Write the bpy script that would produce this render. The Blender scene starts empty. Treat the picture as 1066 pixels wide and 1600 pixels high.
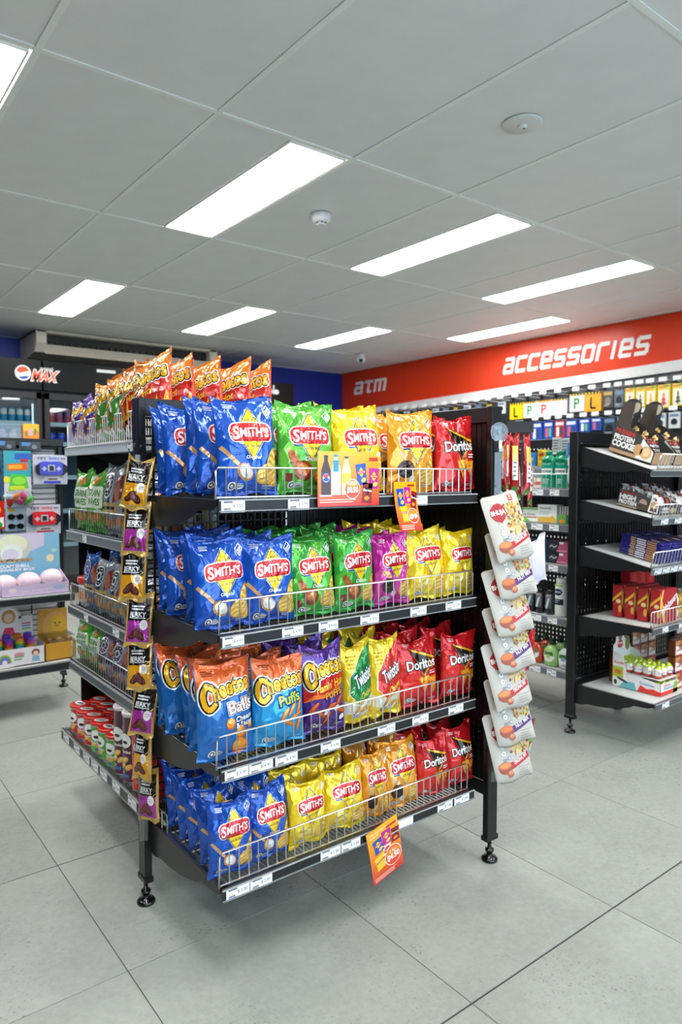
import bpy, math, random
import numpy as np
from mathutils import Matrix, Vector, geometry
import bmesh

SC = bpy.context.scene
COL = SC.collection
# ---------------------------------------------------------------- camera, world, exposure
CAM_Z = 1.2411
cd = bpy.data.cameras.new('camera'); cam = bpy.data.objects.new('camera', cd); COL.objects.link(cam)
cd.sensor_fit = 'AUTO'; cd.sensor_width = 36.0; cd.lens = 1099.9 / 1600 * 36; cd.clip_start = 0.02
YAW, PITCH = 0.91333, -0.05346
fw = Vector((math.cos(YAW) * math.cos(PITCH), math.sin(YAW) * math.cos(PITCH), math.sin(PITCH)))
cam.location = (0, 0, CAM_Z); cam.rotation_mode = 'QUATERNION'; cam.rotation_quaternion = fw.to_track_quat('-Z', 'Y')
cd.dof.use_dof = True; cd.dof.focus_distance = 1.92; cd.dof.aperture_fstop = 3.8
SC.camera = cam
w = bpy.data.worlds.new('world'); SC.world = w; w.use_nodes = True
w.node_tree.nodes['Background'].inputs[0].default_value = (.75, .85, 1, 1)
w.node_tree.nodes['Background'].inputs[1].default_value = 5.0
SC.view_settings.view_transform = 'Standard'; SC.view_settings.look = 'None'
SC.view_settings.gamma = 1.0; SC.view_settings.use_curve_mapping = False
SC.view_settings.exposure = 0.1
LAMP_STRENGTH = 20.0
LAMP_COLOR = (1.0, 0.985, 0.95)
CEIL = 2.723
rnd = random.Random(7)

# ---------------------------------------------------------------- colours and materials
_cc = {}
def C(h):
    if not isinstance(h, str): return h
    if h not in _cc:
        s = h.lstrip('#'); s = s if len(s) == 6 else ''.join(q * 2 for q in s); v = [int(s[i:i + 2], 16) / 255 for i in (0, 2, 4)]
        _cc[h] = tuple(x / 12.92 if x <= .04045 else ((x + .055) / 1.055) ** 2.4 for x in v) + (1.0,)
    return _cc[h]

def mat(name, rough=.5, metal=0., coat=0., noise=0., nscale=200., bump=0., bscale=300., rvar=0., objvar=0., spec=.5):
    m = bpy.data.materials.new(name); m.use_nodes = True; nt = m.node_tree; b = nt.nodes['Principled BSDF']
    a = nt.nodes.new('ShaderNodeVertexColor'); a.layer_name = 'Col'
    col = a.outputs['Color']
    tc = nt.nodes.new('ShaderNodeTexCoord')
    if noise or rvar:
        n = nt.nodes.new('ShaderNodeTexNoise'); n.inputs['Scale'].default_value = nscale; n.inputs['Detail'].default_value = 4
        nt.links.new(tc.outputs['Object'], n.inputs['Vector'])
    if noise:
        mr = nt.nodes.new('ShaderNodeMapRange'); mr.inputs['To Min'].default_value = 1 - noise; mr.inputs['To Max'].default_value = 1 + noise
        mr.inputs['From Min'].default_value = .25; mr.inputs['From Max'].default_value = .75
        nt.links.new(n.outputs['Fac'], mr.inputs['Value'])
        mx = nt.nodes.new('ShaderNodeVectorMath'); mx.operation = 'SCALE'
        nt.links.new(col, mx.inputs[0]); nt.links.new(mr.outputs[0], mx.inputs['Scale']); col = mx.outputs[0]
    if objvar:
        oi = nt.nodes.new('ShaderNodeObjectInfo'); m2 = nt.nodes.new('ShaderNodeMapRange')
        m2.inputs['To Min'].default_value = 1 - objvar; m2.inputs['To Max'].default_value = 1 + objvar
        nt.links.new(oi.outputs['Random'], m2.inputs['Value'])
        mx = nt.nodes.new('ShaderNodeVectorMath'); mx.operation = 'SCALE'
        nt.links.new(col, mx.inputs[0]); nt.links.new(m2.outputs[0], mx.inputs['Scale']); col = mx.outputs[0]
    nt.links.new(col, b.inputs['Base Color'])
    b.inputs['Roughness'].default_value = rough; b.inputs['Metallic'].default_value = metal
    b.inputs['Coat Weight'].default_value = coat; b.inputs['Coat Roughness'].default_value = .08
    b.inputs['Specular IOR Level'].default_value = spec
    if rvar:
        mr = nt.nodes.new('ShaderNodeMapRange'); mr.inputs['To Min'].default_value = rough - rvar; mr.inputs['To Max'].default_value = rough + rvar
        nt.links.new(n.outputs['Fac'], mr.inputs['Value']); nt.links.new(mr.outputs[0], b.inputs['Roughness'])
    if bump:
        n2 = nt.nodes.new('ShaderNodeTexNoise'); n2.inputs['Scale'].default_value = bscale; n2.inputs['Detail'].default_value = 3
        nt.links.new(tc.outputs['Object'], n2.inputs['Vector'])
        bp = nt.nodes.new('ShaderNodeBump'); bp.inputs['Strength'].default_value = bump; bp.inputs['Distance'].default_value = .002
        nt.links.new(n2.outputs['Fac'], bp.inputs['Height']); nt.links.new(bp.outputs[0], b.inputs['Normal'])
    return m

FOIL = mat('crinkled_foil_print', rough=.17, metal=.3, spec=.8, noise=.04, nscale=12)
def crumple(m, amount=.55):
    nt = m.node_tree; b = nt.nodes['Principled BSDF']; tc = nt.nodes.new('ShaderNodeTexCoord'); oi = nt.nodes.new('ShaderNodeObjectInfo')
    ad = nt.nodes.new('ShaderNodeVectorMath'); ad.operation = 'MULTIPLY_ADD'; ad.inputs[1].default_value = (1, 1, .62)
    cb = nt.nodes.new('ShaderNodeCombineXYZ'); nt.links.new(oi.outputs['Random'], cb.inputs[1])
    nt.links.new(tc.outputs['Object'], ad.inputs[0]); nt.links.new(cb.outputs[0], ad.inputs[2])
    prev = None
    for sc, st in ((26, amount), (62, amount * .5)):
        v = nt.nodes.new('ShaderNodeTexVoronoi'); v.feature = 'F1'; v.inputs['Scale'].default_value = sc; nt.links.new(ad.outputs[0], v.inputs['Vector'])
        p = nt.nodes.new('ShaderNodeBump'); p.inputs['Strength'].default_value = st; p.inputs['Distance'].default_value = .42 / sc
        nt.links.new(v.outputs['Distance'], p.inputs['Height'])
        if prev: nt.links.new(prev.outputs[0], p.inputs['Normal'])
        prev = p
    nt.links.new(prev.outputs[0], b.inputs['Normal'])
crumple(FOIL)
DARK = mat('satin_black_panel', rough=.4, spec=.2, noise=.1, nscale=20)
SATIN = mat('satin_print', rough=.42, noise=.03, nscale=20, bump=.08, bscale=90)
PAPER = mat('printed_card', rough=.55, noise=.03, nscale=60)
GLOSS = mat('glossy_plastic', rough=.18, coat=.3, noise=.02, nscale=30)
BLACK = mat('powder_coated_steel', rough=.34, spec=.45, noise=.15, nscale=40, bump=.04, bscale=900)
WIRE = mat('chromed_wire', rough=.28, metal=1.0, noise=.05, nscale=60)
PLAST = mat('matt_plastic', rough=.5, noise=.03, nscale=40)
PAINT = mat('wall_paint', rough=.42, noise=.03, nscale=6, bump=.03, bscale=250)
SIGN = mat('sign_vinyl', rough=.3, noise=.02, nscale=8, spec=.3)

def emis(name, color, s):
    m = bpy.data.materials.new(name); m.use_nodes = True; nt = m.node_tree; nt.nodes.clear()
    o = nt.nodes.new('ShaderNodeOutputMaterial'); e = nt.nodes.new('ShaderNodeEmission')
    e.inputs[0].default_value = (*color, 1); e.inputs[1].default_value = s; nt.links.new(e.outputs[0], o.inputs[0]); return m
LAMP = emis('lamp_diffuser', LAMP_COLOR, LAMP_STRENGTH)
LED = emis('fridge_led', (.8, .95, 1), 1.2)

def glassmat(name, tint, refl=.08, rough=.02):
    m = bpy.data.materials.new(name); m.use_nodes = True; nt = m.node_tree; nt.nodes.clear()
    o = nt.nodes.new('ShaderNodeOutputMaterial'); t = nt.nodes.new('ShaderNodeBsdfTransparent'); g = nt.nodes.new('ShaderNodeBsdfGlossy')
    g.inputs['Roughness'].default_value = rough; t.inputs[0].default_value = (*tint, 1)
    l = nt.nodes.new('ShaderNodeLayerWeight'); l.inputs[0].default_value = .3
    mr = nt.nodes.new('ShaderNodeMapRange'); mr.inputs['To Min'].default_value = refl; mr.inputs['To Max'].default_value = .7
    nt.links.new(l.outputs['Fresnel'], mr.inputs['Value'])
    x = nt.nodes.new('ShaderNodeMixShader'); nt.links.new(mr.outputs[0], x.inputs[0])
    nt.links.new(t.outputs[0], x.inputs[1]); nt.links.new(g.outputs[0], x.inputs[2]); nt.links.new(x.outputs[0], o.inputs[0]); return m
GLASS = glassmat('door_glass', (.86, .93, .95), .05)
CLEAR = glassmat('clear_plastic', (.92, .94, .95), .06, .12)

def concrete_mat():
    m = mat('grey_stone_tile', rough=.4, rvar=.08, nscale=5, objvar=.025, spec=.4)
    nt = m.node_tree; b = nt.nodes['Principled BSDF']
    src = b.inputs['Base Color'].links[0].from_socket
    tc = nt.nodes.new('ShaderNodeTexCoord'); oi = nt.nodes.new('ShaderNodeObjectInfo')
    ad = nt.nodes.new('ShaderNodeVectorMath'); ad.operation = 'ADD'
    sc = nt.nodes.new('ShaderNodeVectorMath'); sc.operation = 'SCALE'; sc.inputs['Scale'].default_value = 1.0
    geo = nt.nodes.new('ShaderNodeNewGeometry')
    nt.links.new(geo.outputs['Position'], ad.inputs[0])
    cb = nt.nodes.new('ShaderNodeCombineXYZ'); ml = nt.nodes.new('ShaderNodeMath'); ml.operation = 'MULTIPLY'; ml.inputs[1].default_value = 40
    nt.links.new(oi.outputs['Random'], ml.inputs[0]); nt.links.new(ml.outputs[0], cb.inputs[2]); nt.links.new(cb.outputs[0], ad.inputs[1])
    def nz(scale, det, lo, hi, f0=.3, f1=.7):
        n = nt.nodes.new('ShaderNodeTexNoise'); n.inputs['Scale'].default_value = scale; n.inputs['Detail'].default_value = det
        n.inputs['Roughness'].default_value = .65
        nt.links.new(ad.outputs[0], n.inputs['Vector'])
        r = nt.nodes.new('ShaderNodeMapRange'); r.inputs['From Min'].default_value = f0; r.inputs['From Max'].default_value = f1
        r.inputs['To Min'].default_value = lo; r.inputs['To Max'].default_value = hi; nt.links.new(n.outputs['Fac'], r.inputs['Value']); return r.outputs[0]
    cur = src
    # cloudy tone, fine grain, sparse dark pits inside soft patches
    vals = [nz(3.5, 7, .87, 1.09), nz(60, 3, .93, 1.07)]
    pit = nz(120, 2, .45, 1.0, .30, .38); patch = nz(2.2, 3, 0, 1, .48, .60)
    mixp = nt.nodes.new('ShaderNodeMix'); mixp.data_type = 'FLOAT'
    nt.links.new(patch, mixp.inputs['Factor']); mixp.inputs['A'].default_value = 1; nt.links.new(pit, mixp.inputs['B'])
    vals.append(mixp.outputs[0])
    for v in vals:
        s = nt.nodes.new('ShaderNodeVectorMath'); s.operation = 'SCALE'; nt.links.new(cur, s.inputs[0]); nt.links.new(v, s.inputs['Scale']); cur = s.outputs[0]
    nt.links.new(cur, b.inputs['Base Color'])
    return m
STONE = concrete_mat()

# ---------------------------------------------------------------- mesh building helpers
def mkmesh(name, V, F, colors, m, smooth=None, recalc=True):
    me = bpy.data.meshes.new(name); me.from_pydata([tuple(v) for v in V], [], F)
    if recalc:
        bm = bmesh.new(); bm.from_mesh(me); bmesh.ops.recalc_face_normals(bm, faces=bm.faces); bm.to_mesh(me); bm.free()
    at = me.color_attributes.new('Col', 'FLOAT_COLOR', 'CORNER')
    n = np.empty(len(me.polygons), dtype=np.int32); me.polygons.foreach_get('loop_total', n)
    arr = np.repeat(np.array(colors, dtype=np.float32), n, axis=0); at.data.foreach_set('color', arr.ravel())
    if smooth is not None: me.polygons.foreach_set('use_smooth', smooth)
    me.materials.append(m); me.update(); return me

def link(name, me, parent=None):
    o = bpy.data.objects.new(name, me); COL.objects.link(o)
    if parent is not None: o.parent = parent
    return o
def empty(name, loc=(0, 0, 0), rz=0.):
    o = bpy.data.objects.new(name, None); COL.objects.link(o); o.location = loc; o.rotation_euler = (0, 0, rz); o.empty_display_size = .05; return o
USED = set()
def tag(o, label, cat, group=None):
    if label in USED and not group: print('DUP LABEL', label)
    USED.add(label); n = len(label.split())
    if n > 16 or n < 4: print('LABEL LEN', n, label)
    o['label'] = label; o['category'] = cat
    if group: o['group'] = group
    return o
def struct(o): o['kind'] = 'structure'; return o

class MB:
    def __init__(s): s.v = []; s.f = []; s.c = []; s.s = []; s.M = None
    def add(s, vs, fs, col, sm=False):
        b = len(s.v); M = s.M
        s.v += [tuple(M @ Vector(v)) for v in vs] if M is not None else [tuple(v) for v in vs]
        many = isinstance(col, list)
        for i, f in enumerate(fs):
            s.f.append(tuple(b + k for k in f)); s.c.append(C(col[i] if many else col)); s.s.append(sm)
    def box(s, x0, y0, z0, x1, y1, z1, col, ch=0.):
        if ch <= 0:
            s.add([(x0, y0, z0), (x1, y0, z0), (x1, y1, z0), (x0, y1, z0), (x0, y0, z1), (x1, y0, z1), (x1, y1, z1), (x0, y1, z1)],
                  [(3, 2, 1, 0), (4, 5, 6, 7), (0, 1, 5, 4), (1, 2, 6, 5), (2, 3, 7, 6), (3, 0, 4, 7)], col); return
        lo, hi = (x0, y0, z0), (x1, y1, z1); V = []; I = {}
        for sx in (0, 1):
            for sy in (0, 1):
                for sz in (0, 1):
                    sg = (sx, sy, sz)
                    for a in range(3):
                        p = [hi[k] - (0 if k == a else ch) if sg[k] else lo[k] + (0 if k == a else ch) for k in range(3)]
                        I[sg + (a,)] = len(V); V.append(p)
        F = []
        for a in range(3):
            b, c = (a + 1) % 3, (a + 2) % 3
            for sa in (0, 1):
                q = []
                for sb, sc_ in ((0, 0), (1, 0), (1, 1), (0, 1)):
                    g = [0] * 3; g[a], g[b], g[c] = sa, sb, sc_; q.append(I[tuple(g) + (a,)])
                F.append(tuple(q))
                for sb in (0, 1):
                    q = []
                    for sc_, ax in ((0, a), (1, a), (1, b), (0, b)):
                        g = [0] * 3; g[a], g[b], g[c] = sa, sb, sc_; q.append(I[tuple(g) + (ax,)])
                    F.append(tuple(q))
        for sx in (0, 1):
            for sy in (0, 1):
                for sz in (0, 1): F.append(tuple(I[(sx, sy, sz, a)] for a in range(3)))
        s.add(V, F, col)
    def tube(s, pts, r, col, n=6, cap=True):
        pts = [Vector(p) for p in pts]; V = []; F = []
        for i, p in enumerate(pts):
            d = (pts[min(i + 1, len(pts) - 1)] - pts[max(i - 1, 0)]).normalized()
            u = d.cross(Vector((0, 0, 1)) if abs(d.z) < .9 else Vector((1, 0, 0))).normalized(); w_ = d.cross(u)
            for k in range(n):
                a = 2 * math.pi * (k + .5) / n; V.append(p + (u * math.cos(a) + w_ * math.sin(a)) * r)
        for i in range(len(pts) - 1):
            for k in range(n):
                F.append((i * n + k, i * n + (k + 1) % n, (i + 1) * n + (k + 1) % n, (i + 1) * n + k))
        if cap: F += [tuple(range(n))[::-1], tuple(range((len(pts) - 1) * n, len(pts) * n))]
        s.add(V, F, col, n > 5)
    def lathe(s, cx, cy, prof, col, n=16, sx=1., sy=1., sm=True, cap=True):
        V = []; F = []; cc = []
        for r, z in [p[:2] for p in prof]:
            for k in range(n):
                a = 2 * math.pi * k / n; V.append((cx + r * sx * math.cos(a), cy + r * sy * math.sin(a), z))
        for i in range(len(prof) - 1):
            ci = prof[i][2] if len(prof[i]) > 2 else col
            for k in range(n):
                F.append((i * n + k, i * n + (k + 1) % n, (i + 1) * n + (k + 1) % n, (i + 1) * n + k)); cc.append(ci)
        if cap:
            F += [tuple(range(n))[::-1], tuple(range((len(prof) - 1) * n, len(prof) * n))]; cc += [cc[0], prof[-1][2] if len(prof[-1]) > 2 else cc[-1]]
        if cap: s.add(V, F[:-2], cc[:-2], sm); b = len(s.v) - len(V); s.f += [tuple(b + k for k in f) for f in F[-2:]]; s.c += [C(k) for k in cc[-2:]]; s.s += [False, False]
        else: s.add(V, F, cc, sm)
    def prism(s, poly, t0, t1, fn, col):
        """poly of (a,b) extruded from t0 to t1, fn(a,b,t)->xyz"""
        n = len(poly)
        tri = [tuple(t) for t in geometry.tessellate_polygon([[Vector((a, b, 0)) for a, b in poly]])]
        V = [fn(a, b, t0) for a, b in poly] + [fn(a, b, t1) for a, b in poly]
        F = [t[::-1] for t in tri] + [tuple(n + k for k in t) for t in tri] + [(k, (k + 1) % n, n + (k + 1) % n, n + k) for k in range(n)]
        s.add(V, F, col)
    def mesh(s, name, m): return mkmesh(name, s.v, s.f, s.c, m, s.s)
    def build(s, name, m, parent=None): return link(name, s.mesh(name, m), parent)

# ---------------------------------------------------------------- flat print, mapped on any surface
_tx = {}
def textdata(t, off, shear):
    k = (t, off, shear)
    if k not in _tx:
        cu = bpy.data.curves.new('lettering', 'FONT'); cu.body = t; cu.offset = off; cu.resolution_u = 3; cu.shear = shear
        o = bpy.data.objects.new('lettering', cu); me = bpy.data.meshes.new_from_object(o); me.calc_loop_triangles()
        V = np.array([v.co[:2] for v in me.vertices]).reshape(-1, 2); T = np.array([l.vertices[:] for l in me.loop_triangles], dtype=int).reshape(-1, 3)
        _tx[k] = V[T]; bpy.data.objects.remove(o); bpy.data.curves.remove(cu); bpy.data.meshes.remove(me)
    return _tx[k]

class Pr:
    def __init__(s): s.t = []; s.c = []; s.l = []
    def tris(s, T, col, L): s.t.append(np.asarray(T, float)); s.c += [C(col)] * len(T); s.l += [L] * len(T)
    def poly(s, pts, col, L=1):
        P = np.array(pts, float); tri = geometry.tessellate_polygon([[Vector((a, b, 0)) for a, b in pts]])
        if len(tri): s.tris(P[np.array(tri)], col, L)
    def rect(s, x0, z0, x1, z1, col, L=1): s.poly([(x0, z0), (x1, z0), (x1, z1), (x0, z1)], col, L)
    def ell(s, cx, cz, rx, rz, col, L=1, rot=0., n=20):
        c_, s_ = math.cos(rot), math.sin(rot); P = []
        for k in range(n):
            a = 2 * math.pi * k / n; x, z = rx * math.cos(a), rz * math.sin(a); P.append((cx + x * c_ - z * s_, cz + x * s_ + z * c_))
        s.poly(P, col, L)
    def line(s, pts, wd, col, L=1):
        for (x0, z0), (x1, z1) in zip(pts, pts[1:]):
            d = math.hypot(x1 - x0, z1 - z0) or 1; nx, nz = -(z1 - z0) / d * wd / 2, (x1 - x0) / d * wd / 2
            s.poly([(x0 + nx, z0 + nz), (x0 - nx, z0 - nz), (x1 - nx, z1 - nz), (x1 + nx, z1 + nz)], col, L)
    def text(s, t, cx, cz, wd, h, col, L=2, rot=0., shear=0., bold=.0, arch=0.):
        base = textdata(t, 0., shear).reshape(-1, 2)
        lo, hi = base.min(0), base.max(0); T = textdata(t, bold, shear).reshape(-1, 2)
        T = (T - (lo + hi) / 2) * np.array([wd / (hi[0] - lo[0]), h / (hi[1] - lo[1])])
        if arch: T[:, 1] += arch * (1 - (2 * T[:, 0] / wd) ** 2)
        c_, s_ = math.cos(rot), math.sin(rot)
        T = np.stack([cx + T[:, 0] * c_ - T[:, 1] * s_, cz + T[:, 0] * s_ + T[:, 1] * c_], -1)
        s.tris(T.reshape(-1, 3, 2), col, L)
    def lines(s, x, z, wd, n, dz, col, L=2, th=.3, ragged=.3, seed=1):
        r = random.Random(seed)
        for k in range(n): s.rect(x, z - k * dz, x + wd * (1 - ragged * r.random()), z - k * dz + dz * th, col, L)
    def mesh(s, name, m, surf, me=.05, base=.0006, step=.00025):
        T = np.concatenate(s.t); c = np.array(s.c, np.float32); L = np.array(s.l, float)
        while True:
            e = np.linalg.norm(T - np.roll(T, -1, 1), axis=2); k = e.argmax(1); big = e.max(1) > me
            if not big.any(): break
            i = np.where(big)[0]; kk = k[i]; A = T[i, kk]; B = T[i, (kk + 1) % 3]; D = T[i, (kk + 2) % 3]; M = (A + B) / 2
            T = np.concatenate([T[~big], np.stack([A, M, D], 1), np.stack([M, B, D], 1)])
            c = np.concatenate([c[~big], c[i], c[i]]); L = np.concatenate([L[~big], L[i], L[i]])
        n = len(T); X = surf(T.reshape(-1, 2), np.repeat(base + step * L, 3))
        key = np.round(np.concatenate([X, np.repeat(L, 3)[:, None]], 1), 6)
        u, inv = np.unique(key, axis=0, return_inverse=True); inv = inv.reshape(-1)
        F = inv.reshape(-1, 3); ok = (F[:, 0] != F[:, 1]) & (F[:, 1] != F[:, 2]) & (F[:, 2] != F[:, 0])
        return mkmesh(name, u[:, :3].tolist(), F[ok].tolist(), c[ok], m, np.ones(int(ok.sum()), bool), recalc=False)
    def build(s, name, m, surf, parent=None, me=.2, base=.0006, step=.0003): return link(name, s.mesh(name, m, surf, me, base, step), parent)

def plane(o, ux, uz):
    """flat surface: origin, x axis, z axis; layers rise along the normal uz x ux"""
    o, ux, uz = (np.array(k, float) for k in (o, ux, uz)); n = np.cross(uz, ux) / np.linalg.norm(np.cross(uz, ux)) * -1
    return lambda P, off: o + P[:, :1] * ux + P[:, 1:] * uz + off[:, None] * n
def cyl(cx, cy, r, a0, z0=0., sc=1.):
    """around a can: x is arc length, centred on angle a0"""
    def f(P, off):
        a = a0 + P[:, 0] * sc / r; return np.stack([cx + (r + off) * np.cos(a), cy + (r + off) * np.sin(a), z0 + P[:, 1] * sc], -1)
    return f

# ================================================================= the room
XW, YB, X0, Y0 = 6.45, 8.30, -2.385, -2.531      # right wall, back wall, unseen left and front walls
T = 0.6; FX, FY = .6153, 1.6694
fl = MB(); fl.box(X0 - .1, Y0 - .1, -.06, XW + .1, YB + .1, -.004, '#35332f')
floor = struct(fl.build('floor', PAINT)); rt = rnd
def tile_mesh(g): m = MB(); m.box(.0011, g, -.008, T - .0011, T - .0011, 0, '#9a9e97', .0007); return m.mesh('tile', STONE)
tme, twide = tile_mesh(.0011), tile_mesh(.0042)                     # every second row starts at a wider expansion joint
x = FX - 5 * T
while x < XW:
    y = FY - 7 * T
    while y < YB:
        o = link('tile', twide if round((y - FY) / T) % 2 else tme, floor); o.location = (x, y, 0); y += T
    x += T
wl = MB(); wl.box(XW, Y0, 0, XW + .1, YB, 2.9, '#6f7275'); struct(wl.build('wall_right', PAINT))
wl = MB(); wl.box(X0, YB, 0, XW + .1, YB + .1, 2.9, '#0a2f98'); struct(wl.build('wall_back', PAINT))
wl = MB(); wl.box(X0 - .1, Y0, 0, X0, YB, 2.9, '#23262c'); struct(wl.build('wall_left', PAINT))
# front wall of the shop, behind the camera, with an unseen window added for daylight
wl = MB(); wl.box(X0, Y0 - .1, 0, XW, Y0, .35, '#23262c'); wl.box(X0, Y0 - .1, 2.45, XW, Y0, 2.9, '#23262c')
wl.box(X0, Y0 - .1, .35, -1.6, Y0, 2.45, '#23262c'); wl.box(4.6, Y0 - .1, .35, XW, Y0, 2.45, '#23262c'); struct(wl.build('wall_front', PAINT))
wf = MB()
for xx in (-1.6, .45, 2.5, 4.54): wf.box(xx, Y0 - .08, .35, xx + .06, Y0 - .02, 2.45, '#2a2c2e')
for zz in (.35, 2.39): wf.box(-1.6, Y0 - .08, zz, 4.6, Y0 - .02, zz + .06, '#2a2c2e')
wfo = struct(wf.build('added_window_1', BLACK))
wg = MB(); wg.box(-1.6, Y0 - .055, .35, 4.6, Y0 - .045, 2.45, '#ffffff'); wg.build('pane', GLASS, wfo)

# ceiling: panels lying in a grid of flat bars
GX, GY, TX, TY = .7151, 2.6617, .70514, 1.41027
cl = MB(); cl.box(X0 - .1, Y0 - .1, 2.78, XW + .1, YB + .1, 2.86, '#b0b0ae'); ceil = struct(cl.build('ceiling', PAINT))
lamps = {(i, j) for j in (-4, -2, 0, 2) for i in (-3, -1, 1, 3, 5)} | {(7, 1)}
pan = MB(); pan.box(.012, .012, .004, TX - .012, TY - .012, .016, '#e0e1df', .001); pme = pan.mesh('ceiling_panel', PAINT)
half = MB(); half.box(.012, .012, .004, TX / 2 + .008, TY - .012, .016, '#e0e1df', .001); hme = half.mesh('ceiling_panel', PAINT)
for i in range(-5, 9):
    for j in range(-4, 5):
        x, y = GX + i * TX, GY + j * TY
        if x > XW or y > YB or x + TX < X0 or y + TY < Y0: continue
        o = link('ceiling_panel', hme if (i, j) in lamps else pme, ceil); o.location = (x + (TX / 2 - .02 if (i, j) in lamps and i == 7 else 0), y, CEIL)
for i in range(-4, 9):
    g = MB(); x = GX + i * TX
    g.box(x - .012, Y0, CEIL - .001, x + .012, YB, CEIL + .005, '#e9ebe6'); g.box(x - .003, Y0, CEIL, x + .003, YB, CEIL + .06, '#e9ebe6'); g.build('grid_bar', PAINT, ceil)
for j in range(-3, 5):
    g = MB(); y = GY + j * TY
    g.box(X0, y - .012, CEIL - .0005, XW, y + .012, CEIL + .0045, '#e9ebe6'); g.build('grid_bar', PAINT, ceil)
lab = {(-1, 0): 'ceiling light panel cut by the upper left edge of the picture', (1, 0): 'large ceiling light panel above the chip shelves, beside the smoke detector',
       (3, 0): 'ceiling light panel to the right of the smoke detector', (5, 0): 'ceiling light panel nearest the orange sign, third from left in its row',
       (1, 2): 'ceiling light panel in front of the air conditioner, leftmost of far row', (3, 2): 'small far ceiling light panel, second in far row',
       (5, 2): 'small far ceiling light panel near the security camera', (7, 1): 'ceiling light panel just in front of the orange sign letters'}
fr = MB(); W, Lg = .30, 1.345
for q in ((0, -.008, W, 0), (0, Lg, W, Lg + .008), (-.008, -.008, 0, Lg + .008), (W, -.008, W + .008, Lg + .008)): fr.box(q[0], q[1], -.004, q[2], q[3], .03, '#dfe0de')
frm = fr.mesh('frame', PAINT)
df = MB(); df.prism([(.012, 0), (W - .012, 0), (W, .012), (W, Lg - .012), (W - .012, Lg), (.012, Lg), (0, Lg - .012), (0, .012)], -.002, .004, lambda a, b, t: (a, b, t), '#ffffff')
dfm = df.mesh('diffuser', LAMP)
for (i, j) in sorted(lamps):
    e = empty('ceiling_light', (GX + i * TX + (TX / 2 + .022 if i != 7 else .02), GY + j * TY + .032, CEIL))
    tag(e, lab.get((i, j), 'white ceiling light panel beyond the edges of the picture'), 'ceiling light', 'recessed ceiling light panels')
    link('frame', frm, e); link('diffuser', dfm, e)

# smoke detector, ceiling plate, camera
sd = MB(); sd.lathe(0, 0, [(.055, 0), (.056, -.012), (.052, -.014), (.053, -.03), (.045, -.042), (.03, -.046)], '#e9e8e8', 24)
e = sd.build('smoke_detector', PLAST); e.location = (2.42, 3.32, CEIL); tag(e, 'round white smoke detector on the ceiling between two light panels', 'smoke detector')
v = MB(); v.lathe(0, 0, [(.024, -.046), (.024, -.053), (.03, -.055), (.012, -.06)], '#dddddd', 20)
for k in range(6): a = k * math.pi / 3; v.box(.027 * math.cos(a) - .004, .027 * math.sin(a) - .004, -.053, .027 * math.cos(a) + .004, .027 * math.sin(a) + .004, -.046, '#555555')
v.build('sensor_cap', PLAST, e)
sp = MB(); sp.lathe(0, 0, [(.085, 0), (.085, -.004), (.08, -.007), (.022, -.008)], '#d6d8d4', 32); e = sp.build('ceiling_plate', PLAST); e.location = (2.48, 1.955, CEIL)
tag(e, 'flat round white cover plate on the ceiling at upper right', 'cover plate')
v = MB(); v.lathe(0, 0, [(.02, -.008), (.02, -.014), (.012, -.02)], '#e2e4e0', 20); v.lathe(.004, -.006, [(.006, -.02), (.005, -.024)], '#888888', 8); v.build('nozzle', PLAST, e)
sc_ = MB(); sc_.lathe(0, 0, [(.05, 0), (.05, -.03), (.042, -.035)], '#d5d8da', 20); e = sc_.build('security_camera', PLAST); e.location = (5.55, 6.78, CEIL)
tag(e, 'small white dome security camera hanging under the far ceiling corner', 'camera')
v = MB(); v.lathe(0, 0, [(.05, -.035), (.055, -.06), (.052, -.09), (.036, -.11)], '#cfd2d4', 20); v.build('housing', PLAST, e)
v = MB(); v.lathe(-.028, -.028, [(.026, -.07), (.024, -.1), (.012, -.108)], '#15171a', 14); v.build('lens', GLOSS, e)

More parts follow.
